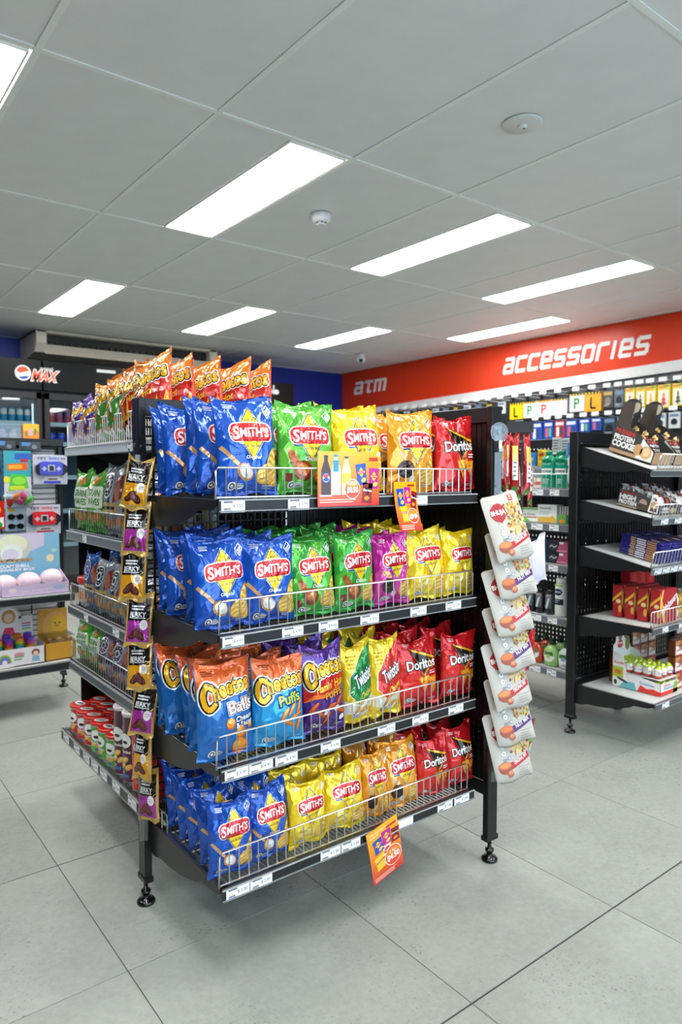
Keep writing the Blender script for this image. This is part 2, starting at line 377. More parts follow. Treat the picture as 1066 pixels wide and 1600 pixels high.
# orange sign band with custom cut lettering
def zb(y): return 2.155 + (8.2 - y) * .0262
e = empty('sign_panel', (XW, 5.5, 2.5)); tag(e, 'long glossy orange sign band with white lettering along the right wall', 'sign')
p = MB(); ys = (YB - .01, Y0 + .01)
def strip(mb, y0, y1, f0, f1, xa, xb, col):
    V = [(xx, yy, zz) for yy in (y0, y1) for zz in (f0(yy), f1(yy)) for xx in (xa, xb)]
    mb.add(V, [(0, 1, 3, 2), (4, 6, 7, 5), (0, 4, 5, 1), (2, 3, 7, 6), (0, 2, 6, 4), (1, 5, 7, 3)], col)
p.M = Matrix.Translation((-XW, -5.5, -2.5)); strip(p, ys[0], ys[1], zb, lambda y: 2.7225, XW - .03, XW - .001, '#dc3c17'); p.build('panel', SIGN, e)
GL = {'a': [[(.05, 1), (.72, 1), (.8, .92), (.8, 0), (.08, 0), (0, .08), (0, .44), (.08, .52), (.8, .52)]], 'c': [[(.8, 1), (.1, 1), (0, .9), (0, .1), (.1, 0), (.8, 0)]],
      'e': [[(.78, 0), (.1, 0), (0, .1), (0, .9), (.1, 1), (.7, 1), (.8, .9), (.8, .48), (0, .48)]],
      's': [[(.8, 1), (.1, 1), (0, .9), (0, .6), (.1, .5), (.7, .5), (.8, .4), (.8, .1), (.7, 0), (0, 0)]], 'o': [[(.1, 0), (.7, 0), (.8, .1), (.8, .9), (.7, 1), (.1, 1), (0, .9), (0, .1), (.1, 0)]],
      'r': [[(0, 0), (0, .9), (.1, 1), (.72, 1)]], 'i': [[(0, 0), (0, 1)]], 't': [[(0, 1), (.8, 1)], [(.4, 1), (.4, .1), (.5, 0), (.72, 0)]],
      'm': [[(0, 0), (0, 1), (1.1, 1), (1.2, .9), (1.2, 0)], [(.6, 1), (.6, 0)]]}
def letter(ch, y, z, h, wd, parent):
    m = MB(); th = .135
    for pl in GL[ch]:
        for k in range(len(pl) - 1):
            (a0, b0), (a1, b1) = pl[k], pl[k + 1]; d = math.hypot(a1 - a0, b1 - b0); ux, uz = (a1 - a0) / d, (b1 - b0) / d
            a0 -= ux * th * .8; b0 -= uz * th * .8; a1 += ux * th * .8; b1 += uz * th * .8
            q = [(a0 - uz * th, b0 + ux * th), (a0 + uz * th, b0 - ux * th), (a1 + uz * th, b1 - ux * th), (a1 - uz * th, b1 + ux * th)]
            m.prism(q, -.034 - .0004 * k, -.029, lambda a, b, t: (t, y - 5.5 - (a * wd + b * .22 * h), z - 2.5 + b * h), '#f4f3f1')
    m.build('letter', SIGN, parent)
yy = 5.27
for ch in 'accessories': letter(ch, yy, 2.395, .145, .132, e); yy -= .168 if ch != 'i' else .08
yy = 7.98
for ch in 'atm': letter(ch, yy, 2.405, .14, .17, e); yy -= .215
tr = MB(); strip(tr, YB - .01, Y0 + .01, lambda y: zb(y) - .10, lambda y: zb(y) - .001, XW - .05, XW - .001, '#e4e6e6'); struct(tr.build('trim_1', PAINT))

# ceiling-hung air conditioner
e = empty('air_conditioner', (3.0, 7.95, 2.72)); tag(e, 'long cream ceiling air conditioner with dark louvre above the drinks fridges', 'air conditioner')
m = MB(); m.M = Matrix.Translation((-3.0, -7.95, -2.72)); CR = '#d6cfbf'
xa, xb = 1.97, 4.02
prof = [(7.62, 2.72), (7.62, 2.70), (8.28, 2.70), (8.28, 2.72)]
m.box(xa, 7.62, 2.69, xb, 8.28, 2.72, CR, .006)
side = [(7.62, 2.72), (7.62, 2.585), (7.70, 2.50), (8.28, 2.44), (8.28, 2.72)]
for a, b in ((xa, xa + .10), (xb - .10, xb)): m.prism(side, a, b, lambda p, q, t: (t, p, q), CR)
m.prism([(7.63, 2.575), (7.70, 2.50), (8.28, 2.44), (8.28, 2.50)], xa + .1, xb - .1, lambda p, q, t: (t, p, q), CR)
m.build('casing', PLAST, e)
m = MB(); m.M = Matrix.Translation((-3.0, -7.95, -2.72)); m.box(xa + .1, 7.72, 2.53, xb - .1, 7.75, 2.70, '#1d1b19')
for k in range(26): xx = xa + .15 + k * (xb - xa - .3) / 25; m.box(xx, 7.67, 2.58, xx + .006, 7.72, 2.62, '#3b3834')
m.build('grille', PLAST, e)
for zz in (2.65, 2.605):
    m = MB(); m.M = Matrix.Translation((0, 0, zz - 2.72)) @ Matrix.Rotation(.4, 4, 'X'); m.box(xa - 2.9, -.31, 0, xb - 3.1, -.26, .008, '#c9c2b2'); m.build('louvre', PLAST, e)

# ================================================================= drinks fridges along the back wall
FYY = 7.45
def fridge(x0, label, n, skip=()):
    e = empty('drinks_fridge', (x0, FYY, 0)); W = n * .75; tag(e, label, 'fridge', None)
    m = MB(); K = '#0d0e10'
    m.box(0, .06, 0, W, .82, .12, K); m.box(0, .06, .12, .03, .82, 2.38, K); m.box(W - .03, .06, .12, W, .82, 2.38, K); m.box(.03, .06, 2.06, W - .03, .82, 2.38, K); m.box(0, .78, .12, W, .82, 2.06, '#34495c')
    m.build('cabinet', BLACK, e)
    m = MB(); m.box(0, 0, 2.08, W, .06, 2.38, '#08090a', .004); m.build('header', DARK, e)
    for k in range(n):
        d = MB(); a, b = k * .75 + .004, (k + 1) * .75 - .004
        for q in ((a, .0, .13, a + .055, .045, 2.06), (b - .055, .0, .13, b, .045, 2.06), (a, .0, .13, b, .045, .2), (a, .0, 1.99, b, .045, 2.06)): d.box(*q, '#15171a', .004)
        do = d.build('door', BLACK, e)
        g = MB(); g.box(a + .05, .02, .19, b - .05, .026, 2.0, '#ffffff'); g.build('pane', GLASS, do)
        h = MB(); h.tube([(b - .03, -.03, .9), (b - .03, -.03, 1.4)], .01, '#3a3c40'); h.build('handle', BLACK, do)
        l = MB(); l.box(b - .075, .08, .3, b - .06, .095, 1.95, '#ffffff'); l.build('light_strip', LED, e)
        for zz in (.5, .85, 1.2, 1.545, 1.745):
            s = MB(); s.box(a + .03, .14, zz, b - .03, .74, zz + .012, '#7f93a0'); s.box(a + .03, .13, zz - .012, b - .03, .14, zz + .03, '#b9cbd2'); s.build('shelf', PLAST, e)
    return e
f1 = fridge(.47, 'black glass-door drinks fridge with a round cola badge on header', 2)
f2 = fridge(1.985, 'black glass-door drinks fridge right of the cola-badged one', 2)
f3 = fridge(3.5, 'black drinks fridge behind the tops of chip packets, far right', 2)
def cx_(x): return x - .47
b = Pr(); b.ell(0, 0, .075, .075, '#f3f3f3', 1, n=32)
P = [(.062 * math.cos(a), .062 * math.sin(a)) for a in np.linspace(.35, 2.9, 16)]; b.poly(P + [(-.03, -.004), (.02, .012)], '#e0512c', 2)
P = [(.062 * math.cos(a), .062 * math.sin(a)) for a in np.linspace(-2.4, -.45, 12)]; b.poly(P + [(.02, -.03)], '#1d4fae', 2)
b.build('cola_badge', SIGN, plane((cx_(1.795), -.001, 2.24), (1, 0, 0), (0, 0, 1)), f1)
b = Pr(); b.text('pepsi', .02, .07, .12, .04, '#eef0f2', 1, bold=.01)
b.text('MAX', 0, 0, .25, .10, '#f3e9e6', 1, shear=.35, bold=.09); b.text('MAX', 0, 0, .25, .10, '#ee5f38', 2, shear=.35, bold=.02)
b.build('lettering', SIGN, plane((cx_(2.03) - .03, -.001, 2.225), (1, 0, 0), (0, 0, 1)), f1)
b = Pr(); b.rect(-.1, 0, .1, .03, '#dfe3e6', 1); b.build('header_mark', SIGN, plane((2.62 - 1.985, -.001, 2.31), (1, 0, 0), (0, 0, 1)), f2)
b = Pr(); b.ell(-.05, 0, .035, .03, '#dfe3e6', 1); b.ell(.04, .0, .035, .03, '#dfe3e6', 1); b.line([(0, -.03), (0, .08)], .02, '#dfe3e6', 1); b.build('header_mark', SIGN, plane((4.7 - 3.5, -.001, 2.26), (1, 0, 0), (0, 0, 1)), f3)
ORD = ['foremost', 'second from front', 'third from front', 'fourth from front', 'fifth from front', 'sixth from front']
NTH = ['first', 'second', 'third', 'fourth', 'fifth', 'sixth', 'seventh', 'eighth', 'ninth']
def can(name, loc, r, h, cols, label, group):
    m = MB(); m.lathe(0, 0, [(r * .86, 0, '#b9bcc0'), (r, r * .2, cols[0]), (r, h * .55, cols[1]), (r, h - r * .45, cols[0]), (r * .8, h - r * .08, '#c5c8cc'), (r * .74, h, '#c5c8cc')], cols[0], 16)
    o = m.build(name, GLOSS); o.location = loc; tag(o, label, 'can', group); return o
for k in range(9):
    xx = 1.55 + k * .075 - .2
    if xx < 1.88: can('drink_can', (xx, FYY + .19, 1.7585), .032, .15, ('#8fa0a6', '#c8d2d6') if k < 4 else ('#2f8fb8', '#d4dde0'), f'{"silver" if k < 4 else "blue"} drink can, {NTH[k]} from left, upper shelf behind the badged fridge door', 'drink cans on the upper shelf, left fridge')
for k in range(6): can('drink_can', (2.10 + k * .085, FYY + .19, 1.7585), .034, .16, ('#c5392f', '#d86a5a') if k < 1 else ('#a8476a', '#8d5a80'), f'{"red" if k < 1 else "pink"} drink can, {NTH[k]} from left, upper shelf behind the second fridge door', 'drink cans on the upper shelf, second fridge')
for k in range(6): can('drink_can', (2.10 + k * .1, FYY + .19, 1.5585), .04, .11, ('#1033b4', '#2a55d8'), f'short blue drink can, {NTH[k]} from left, lower shelf behind the second fridge door', 'short blue cans in the second fridge')
for k in range(4):
    m = MB(); m.lathe(0, 0, [(.04, 0), (.046, .01), (.046, .09), (.03, .11), (.022, .115, '#b58a9a'), (.022, .135, '#b58a9a')], ('#c9a86a', '#9b6a86', '#b79084', '#b58b7c')[k], 16)
    o = m.build('drink_jar', GLOSS); o.location = (1.54 + k * .1, FYY + .2, 1.5585); tag(o, f'squat {("tan", "mauve", "pale pink", "beige")[k]} drink bottle, lower shelf behind the badged fridge door', 'bottle', 'squat bottles in the left fridge')
b = MB(); b.box(0, -.006, 0, .15, -.001, .165, '#f0862a'); o = b.build('price_poster', PAPER); o.location = (1.78, FYY, 1.575); tag(o, 'small orange poster stuck on the left fridge door glass', 'poster')
q = Pr(); q.rect(.0, .1, .15, .165, '#f7b42c', 1); q.rect(.05, .05, .09, .12, '#d8a2ae', 2); q.ell(.03, .06, .012, .03, '#5a8a3a', 2); q.ell(.115, .09, .014, .035, '#5a8a3a', 2); q.build('picture', PAPER, plane((0, -.006, 0), (1, 0, 0), (0, 0, 1)), o)

# ================================================================= packets
def bag_surface(w, h, d, seed, pouch=False, seal=.055, crumple=1.):
    """front and back skin of a filled packet: x across, z up, y towards its back; returns f(P, off, side)"""
    r = random.Random(seed)
    ph = [r.uniform(0, 6.28) for _ in range(6)]
    bend = r.uniform(-.012, .02) * crumple; tw = r.uniform(-.12, .12) * (crumple if not pouch else .15); ear = (r.uniform(.0, .05), r.uniform(.0, .05)) if not pouch else (0, 0)
    sag = r.uniform(.2, 1.) * .028 * crumple
    cr = []
    for k in range(46 if not pouch else 5):
        top = r.random() < .6
        u0 = r.uniform(-.9, .9); v0 = r.uniform(.72, .97) if top else r.uniform(.04, .3)
        if r.random() < .4: u0 = r.choice((-1, 1)) * r.uniform(.6, .9); v0 = r.uniform(.1, .9)
        a = math.atan2((.5 - v0) * 1.4, (0 - u0) * .5) + r.uniform(-.6, .6)
        cr.append((u0 * w / 2, v0 * h, a, r.uniform(.12, .34) * w, r.uniform(.022, .05) * w, r.uniform(-1, 1) * .024 * w * crumple))
    def f(P, off=None, side=-1):
        x = np.clip(P[:, 0], -w * .5, w * .5); z = P[:, 1]; u = 2 * x / w; v = z / h
        sl = .004 if pouch else seal
        q = np.clip((v - sl) / (1 - 2 * sl), 0, 1)
        A = np.clip(1 - np.abs(u) ** 3.6, 0, 1) ** .75
        if pouch: B = np.clip(1 - q, 0, 1) ** .5 * np.clip(q * 8, 0, 1) ** .5
        else: B = np.sin(np.pi * q ** .9) ** .55 * (1.08 - .25 * q)
        t = d / 2 * A * B
        g = np.zeros_like(x)
        for (cx, cz, a, L, s, amp) in cr:
            dx, dz = x - cx, z - cz; al = dx * math.cos(a) + dz * math.sin(a); ac = -dx * math.sin(a) + dz * math.cos(a)
            g += amp * np.exp(-(al / L) ** 2) * np.exp(-(np.abs(ac) / s) ** 1.15)
        g = g * np.clip(A * 1.5, 0, 1) * np.clip(B * 2, 0, 1)
        wave = .006 * (w / .15) * crumple * np.sin(u * 3.1 + ph[0]) + .004 * crumple * np.sin(u * 7 + ph[1])
        rt_ = np.clip((v - .8) / .2, 0, 1) ** 2; rb = np.clip((.12 - v) / .12, 0, 1) ** 2
        y = side * (t + g) + wave * rt_ + .004 * crumple * np.sin(u * 5 + ph[2]) * rb + bend * (v ** 2)
        X = x * (1 - .07 * B * (0 if pouch else 1))
        y = y + tw * X * (v - .5)
        Z = z + rt_ * ((u > 0) * ear[1] + (u < 0) * ear[0]) * h * u ** 2 - rt_ * sag * np.cos(u * 1.4 + ph[3] * .1) ** 2
        Z = Z + .004 * rb * np.sin(u * 4 + ph[4])
        if pouch:
            rc = .09 * w; e = np.minimum(z, h - z); k = np.clip(rc - e, 0, rc)
            X = np.clip(X, -(w / 2 - rc + np.sqrt(np.maximum(rc * rc - k * k, 0))), w / 2 - rc + np.sqrt(np.maximum(rc * rc - k * k, 0)))
        if off is not None: y = y + side * off
        return np.stack([X, y, Z], -1)
    return f

def bag_body(name, f, w, h, m, col, back='#e6e8ea', nu=30, nv=40, inner=None):
    us = np.sin(np.linspace(-1, 1, nu + 1) * math.pi / 2) * .5 * w; vs = np.linspace(0, h, nv + 1)
    G = np.array([(x, z) for z in vs for x in us]); Fr = f(G, None, -1); Bk = f(G, None, 1)
    n = nu + 1; edge = np.zeros(len(G), bool)
    ii = np.arange(len(G)); edge[(ii % n == 0) | (ii % n == nu) | (ii // n == 0) | (ii // n == nv)] = True
    mp = np.where(edge, ii, 0); V = list(Fr); bidx = ii.copy()
    for k in range(len(G)):
        if not edge[k]: bidx[k] = len(V); V.append(Bk[k])
    F = []; c = []; cf, cb = C(col), C(back); ci = C(inner) if inner else cf
    for j in range(nv):
        for i in range(nu):
            a = j * n + i; q = (a, a + 1, a + n + 1, a + n)
            u, v = (us[i] + us[i + 1]) / w, (j + .5) / nv
            F.append(q); c.append(cf); F.append(tuple(int(bidx[k]) for k in q[::-1])); c.append(cb if (abs(u) < .86 and .16 < v < .86) else ci)
    return mkmesh(name, [tuple(map(float, v)) for v in V], F, c, m, np.ones(len(F), bool))

# ---- pictures
def chip(p, cx, cz, rx, rz, rot=0., c1='#efc555', c2='#d79a2b', L=2, ridges=7):
    p.ell(cx, cz, rx, rz, c2, L, rot); p.ell(cx + .006, cz + .008, rx * .94, rz * .93, c1, L + 1, rot)
    c_, s_ = math.cos(rot), math.sin(rot)
    for k in range(ridges):
        t = -1 + 2 * (k + .5) / ridges; zz = t * rz * .86; hw = rx * .88 * math.sqrt(max(0, 1 - t * t))
        P = [(-hw + 2 * hw * q / 4, zz + .012 * math.sin(q * 2.2)) for q in range(5)]
        p.line([(cx + a * c_ - b * s_, cz + a * s_ + b * c_) for a, b in P], rz * .09, '#f9e39a' if k % 2 else '#c98a2a', L + 2)
def rbox(p, cx, cz, w, h, r, col, L, rot=0., bow=0.):
    P = []
    for sx, sz, a0 in ((1, -1, -90), (1, 1, 0), (-1, 1, 90), (-1, -1, 180)):
        for k in range(5):
            a = math.radians(a0 + k * 22.5); P.append((sx * (w / 2 - r) + r * math.cos(a), sz * (h / 2 - r) + r * math.sin(a)))
    Q = []
    for k in range(len(P)):
        a, b = P[k], P[(k + 1) % len(P)]
        n = 6 if abs(a[0] - b[0]) > .2 else 1
        for t in range(n): Q.append((a[0] + (b[0] - a[0]) * t / n, a[1] + (b[1] - a[1]) * t / n))
    Q = [(x, z + bow * (1 - (2 * x / w) ** 2)) for x, z in Q]
    c_, s_ = math.cos(rot), math.sin(rot)
    p.poly([(cx + x * c_ - z * s_, cz + x * s_ + z * c_) for x, z in Q], col, L)
def stars(p, x, z):
    p.ell(x, z, .06, .055, '#f2f3f4', 4); p.ell(x + .11, z - .005, .075, .038, '#e6e9ee', 4); p.ell(x, z, .042, .038, '#2b2f3a', 5); p.ell(x, z, .024, .022, '#eef', 6)
    p.lines(x + .06, z + .01, .11, 2, .026, '#3a4050', 5, .4, .1)
def bestbefore(p, col='#dfe6f2'):
    p.lines(-.36, 1.27, .17, 3, .03, col, 3, .38, .2)

def smiths(base, tint, pic, flav=None, dark='#18325f', band=None):
    p = Pr(); b = Pr()
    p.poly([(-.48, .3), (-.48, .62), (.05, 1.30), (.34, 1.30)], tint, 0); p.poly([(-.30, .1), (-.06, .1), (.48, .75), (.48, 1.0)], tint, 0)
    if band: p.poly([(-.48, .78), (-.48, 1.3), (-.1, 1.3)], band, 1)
    bestbefore(p, '#e9eef8')
    p.line([(.28, 1.19), (.36, 1.27), (.44, 1.19), (.36, 1.09), (.28, 1.19)], .012, '#f4f7fb', 3); p.line([(.33, 1.16), (.39, 1.22)], .03, '#f4f7fb', 3); p.line([(.35, 1.13), (.42, 1.19)], .02, '#f4f7fb', 3)
    if pic == 'salt':
        p.line([(-.47, .66), (-.33, .52), (-.22, .42)], .055, '#d9a468', 2); p.ell(-.1, .32, .15, .115, '#c98f52', 2, -.5); p.ell(-.09, .325, .12, .088, '#f2efe8', 3, -.5); p.ell(-.1, .35, .08, .045, '#ffffff', 4, -.4)
        r = random.Random(3)
        for k in range(22): a, bb = r.uniform(-.3, .35), r.uniform(.18, .6); p.ell(a, bb, .006, .006, '#ffffff', 3, n=6)
    elif pic == 'meat':
        p.ell(-.28, .5, .07, .17, '#a5572a', 2, .5); p.ell(-.12, .34, .17, .15, '#8a3d1c', 2, -.3); p.ell(-.13, .36, .11, .09, '#c47437', 3, -.3); p.ell(-.1, .39, .05, .03, '#e2a05e', 4)
        p.line([(.0, .6), (.1, .68), (.04, .56), (.14, .6)], .05, '#2f6b22', 3); p.line([(-.36, .3), (-.36, .18)], .1, '#7c2c18', 2)
    elif pic == 'bowl':
        p.ell(-.2, .38, .17, .15, '#2c211c', 2); p.ell(-.19, .42, .13, .08, '#5a3426', 3); p.ell(-.2, .41, .08, .045, '#1b1512', 4); p.ell(-.25, .6, .13, .06, '#caa067', 2, -.5); p.ell(-.06, .22, .06, .06, '#ded5cb', 3)
    else:
        for (a, bb, s) in ((-.22, .42, .1), (-.1, .32, .12), (-.26, .27, .09)): p.poly([(a - s, bb - s * .7), (a + s, bb - s * .8), (a + s * .9, bb + s * .6), (a - s * .8, bb + s * .8)], '#f4e07e', 2); p.poly([(a - s, bb - s * .7), (a + s, bb - s * .8), (a + s * .9, bb - s * .3), (a - s * .9, bb - s * .2)], '#e0b84a', 3)
        p.ell(-.02, .52, .06, .05, '#b98a2c', 3)
    chip(p, .40, .48, .11, .2, -.4); chip(p, .27, .29, .2, .14, .35); chip(p, .38, .24, .12, .13, .8)
    stars(p, -.3, .13); p.lines(.2, .12, .2, 2, .03, '#e3e8f2', 4, .35, .2)
    if flav: b.text(flav, .04, .52, .26, .06, '#ffffff', 4, shear=.3, bold=.01)
    cx, cz = .03, .86
    for s, c, L in ((1.0, '#e9edf0', 2), (.97, '#1b3a63', 3), (.91, '#f7d016', 4)): b.poly([(cx, cz - .385 * s), (cx + .285 * s, cz), (cx, cz + .385 * s), (cx - .285 * s, cz)], c, L)
    b.poly([(cx + .08, cz + .15), (cx + .31, cz + .13), (cx + .36, cz + .05), (cx + .08, cz + .05)], '#1f4d95', 3); b.poly([(cx - .30, cz - .16), (cx - .36, cz - .06), (cx - .1, cz - .06), (cx - .08, cz - .15)], '#1f4d95', 3)
    rbox(b, cx, cz, .74, .275, .10, '#f3f3f3', 5, .03, .025); rbox(b, cx, cz, .71, .245, .09, '#d01d25', 6, .03, .025); rbox(b, cx, cz - .10, .62, .03, .012, '#a8121b', 7, .03, .0)
    for dx, dz, c, L in ((.008, -.010, '#7d0d14', 7), (0, 0, '#ffffff', 8)):
        b.text('S', cx - .262 + dx, cz - .002 + dz, .105, .178, c, L, rot=.03, bold=.02, shear=.12); b.text("MITH'S", cx + .052 + dx, cz + .012 + dz, .495, .132, c, L, rot=.03, bold=.016, shear=.12, arch=.008)
    b.text('The Original', cx, cz + .185, .25, .05, '#22324f', 6, rot=.12, shear=.3, bold=.006); b.text('and the Best', cx + .01, cz - .175, .25, .048, '#22324f', 6, rot=.05, shear=.3, bold=.006)
    return dict(picture_print=p, brand_badge=b)

def doritos():
    p = Pr(); b = Pr()
    p.poly([(-.48, .1), (-.2, .1), (.1, .7), (-.48, 1.1)], '#d92b26', 0); p.poly([(.2, .4), (.48, .3), (.48, .9)], '#b3111a', 0); bestbefore(p, '#f0d8d8')
    def tri(a, s, c1, L): p.poly([(a[0] - .13 * s, a[1] + .13 * s), (a[0] + .13 * s, a[1] + .16 * s), (a[0] + .03 * s, a[1] - .17 * s)], c1, L)
    for a in ((.06, .42), (.29, .40)): tri(a, 1.15, '#c86b17', 2); tri(a, 1.0, '#f09b21', 3); p.ell(a[0] - .03, a[1] + .06, .02, .02, '#c4531a', 4); p.ell(a[0] + .04, a[1] + .02, .016, .02, '#fcd05a', 4); p.ell(a[0] + .02, a[1] - .06, .014, .018, '#b8481a', 4)
    stars(p, -.3, .14); p.lines(.22, .66, .2, 2, .045, '#f4e6e6', 3, .5, .2); p.lines(.2, .12, .2, 2, .03, '#f0d8d8', 4, .35, .2)
    b.poly([(-.29, 1.17), (.42, .95), (.06, .53)], '#0c0a0a', 2); b.poly([(-.27, 1.15), (.40, .94), (.33, .91), (-.17, 1.08)], '#f6a71d', 3); b.poly([(.40, .94), (.06, .55), (.065, .63), (.31, .90)], '#f08a1d', 3)
    b.poly([(-.27, 1.15), (.06, .55), (.065, .63), (-.19, 1.07)], '#7e3b12', 3); b.poly([(-.19, 1.08), (.30, .91), (.06, .66)], '#17100c', 4)
    for t, c, L in ((.085, '#0a0a0a', 5), (.02, '#fbfbfb', 6)): b.text('Doritos', .02, .83, .72, .18, c, L, bold=t, rot=.06)
    b.line([(.21, .93), (.3, .72)], .02, '#f39a1d', 7)
    return dict(picture_print=p, brand_badge=b)

def cheetos(top, low, kind):
    p = Pr(); b = Pr()
    p.poly([(-.5, .93), (-.15, .86), (.2, .92), (.5, 1.02), (.5, 1.4), (-.5, 1.4)], top, 0)
    if kind in ('balls', 'puffs'): p.poly([(-.5, .91), (-.15, .84), (.2, .9), (.5, 1.0), (.5, 1.02), (.2, .92), (-.15, .86), (-.5, .93)], '#1c3f7a', 1)
    p.lines(-.38, 1.29, .22, 3, .03, '#3a2213', 3, .4, .2)
    def word(z, w_, h_, rot):
        for t, c, L in ((.13, '#fbfbf7', 2), (.085, '#15100c', 3), (.03, '#f8b71c', 5)): b.text('heetos', .09, z + .01, w_ * .84, h_, c, L, bold=t, rot=rot, arch=.02)
        cx0, cz0 = .02 - w_ * .43, z - .09; A_ = [(cx0 + .085 * math.cos(a), cz0 + .165 * math.sin(a)) for a in np.linspace(.75, 5.6, 14)]
        for t, c, L in ((.165, '#fbfbf7', 2), (.125, '#15100c', 4), (.075, '#f8b71c', 5)):
            p_ = [(x + (t * .3 if q in (0, 13) else 0), zz) for q, (x, zz) in enumerate(A_)]; b.line(p_, t, c, L)
            for x, zz in p_: b.ell(x, zz, t / 2, t / 2, c, L, n=10)
    if kind == 'balls':
        word(1.02, .80, .22, .14)
        for t, c, L in ((.1, '#ffffff', 3), (.07, '#7a2e18', 4), (.02, '#ffffff', 5)): b.text('Balls', .24, .76, .46, .16, c, L, bold=t, rot=.12)
        b.text('Cheese', .3, .58, .34, .075, '#3a1d16', 3, bold=.07, rot=.12); b.text('Cheese', .3, .58, .34, .075, '#ffffff', 4, bold=.015, rot=.12)
        b.text('& Bacon', .3, .49, .34, .07, '#3a1d16', 3, bold=.07, rot=.12); b.text('& Bacon', .3, .49, .34, .07, '#ffffff', 4, bold=.015, rot=.12)
        for a, z, r in ((.03, .52, .085), (.22, .37, .1), (.2, .16, .14), (.42, .45, .06)): p.ell(a, z, r, r, '#c9641a', 2); p.ell(a - r * .1, z + r * .15, r * .85, r * .8, '#f0962a', 3); p.ell(a - r * .3, z + r * .35, r * .35, r * .3, '#f9bd5c', 4)
    elif kind == 'puffs':
        word(1.0, .84, .24, .14)
        for t, c, L in ((.12, '#123b84', 3), (.02, '#c6e02c', 4)): b.text('Puffs', .16, .74, .42, .16, c, L, bold=t, rot=.16)
        for a, z, rt_ in ((.2, .56, .9), (.36, .6, 1.2), (.3, .45, .4), (.16, .34, -.4), (.34, .3, 1.3), (.05, .5, .9)):
            p.ell(a, z, .13, .035, '#c4661a', 2, rt_); p.ell(a + .006, z + .008, .12, .024, '#f29a2b', 3, rt_)
    elif kind == 'flamin':
        p.poly([(-.5, .5), (-.3, .62), (0, .6), (.5, .82), (.5, 1.0), (-.5, .78)], '#c3221c', 1); p.poly([(-.5, .5), (-.3, .62), (0, .6), (.5, .82), (.5, .78), (0, .55), (-.3, .55)], '#f07a1d', 2)
        word(1.0, .84, .24, .14)
        b.text("Flamin' Hot", .08, .74, .66, .12, '#f7d024', 4, bold=.01, rot=.16, shear=.2); b.text('PUFFS', .16, .60, .4, .1, '#5a1512', 3, bold=.08, rot=.16); b.text('PUFFS', .16, .60, .4, .1, '#f6a51d', 4, bold=.02, rot=.16)
        for a, z, rt_ in ((-.3, .42, .6), (-.15, .3, -.5), (.1, .4, .3), (.3, .48, .8), (.35, .3, -.3), (.0, .22, .9)):
            p.ell(a, z, .13, .04, '#a4371a', 2, rt_); p.ell(a, z + .01, .11, .025, '#e8662a', 3, rt_)
        for a, z in ((.22, .36), (-.02, .32), (.36, .2)): p.ell(a, z, .07, .04, '#f0eef2', 4, .4)
    else:                                                       # upper shelf kinds
        word(1.0, .84, .25, .2)
        if kind == 'hot':
            p.poly([(-.5, .7), (-.2, .86), (.2, .86), (.5, 1.0), (.5, .3), (-.5, .3)], '#c8231b', 1)
            b.text('Hot', .05, .75, .3, .12, '#f7d024', 4, bold=.02, shear=.2, rot=.2); p.rect(.1, .7, .42, .78, '#e7686a', 3)
            for k in range(6): a = -.42 + k * .17; p.poly([(a - .1, .3), (a + .1, .3), (a + .03, .62 + .06 * (k % 3))], '#f29a22' if k % 2 else '#f6c53a', 3)
            p.poly([(-.5, .06), (.5, .06), (.5, .36), (.1, .42), (-.5, .32)], '#1c1718', 4)
        else:
            for k in range(7): a = -.4 + k * .13; p.ell(a, .45 + .12 * (k % 3), .1, .04, '#e58a2a' if k % 2 else '#f6efe2', 3, k)
        for k in range(8): a = -.4 + k * .11; p.ell(a, .22 + .08 * (k % 2), .08, .04, '#d9662a' if k % 2 else '#efe7dd', 5, k * .7)
    stars(p, -.28, .12); p.lines(.2, .10, .2, 2, .03, '#e3e8f2', 4, .35, .2)
    return dict(picture_print=p, brand_badge=b)

def twisties(swoosh, dk, sub):
    p = Pr(); b = Pr()
    p.ell(-.15, .95, .26, .36, '#f7e04a', 1, -.3); p.poly([(-.48, .2), (.1, .1), (.48, .35), (.48, .5), (.0, .3), (-.48, .4)], '#f3f0e4', 1)
    for L, s, c in ((2, 1.06, '#fbf6dc'), (3, 1.0, swoosh), (4, .86, dk)): p.poly([(.5, 1.33), (.2 - .1 * s, 1.12), (.1 - .42 * s, .78), (.1 - .46 * s, .5), (.1 - .2 * s, .42 - .1 * s), (.32, .42), (.5, .56)] if L < 4 else [(.46, 1.1), (.1, .98), (-.24, .75), (-.28, .58), (-.05, .44), (.3, .5), (.46, .62)], c, L)
    for t, c, L in ((.08, '#21364f', 5), (.02, '#ffffff', 6)): b.text('Twisties', .13, .78, .66, .22, c, L, bold=t, rot=.32)
    b.text(sub, .18, .50, .4, .11, '#f2e04a', 5, shear=.25, rot=.32, bold=.01)
    for a, z, rt_ in ((.1, .22, .3), (.3, .2, -.5), (-.1, .26, .8)): p.ell(a, z, .13, .04, '#d98a1d', 3, rt_); p.ell(a, z + .01, .11, .025, '#f7b93a', 4, rt_)
    p.lines(-.36, 1.1, .3, 4, .06, '#b8930d', 3, .4, .3); stars(p, -.22, .13)
    return dict(picture_print=p, brand_badge=b)

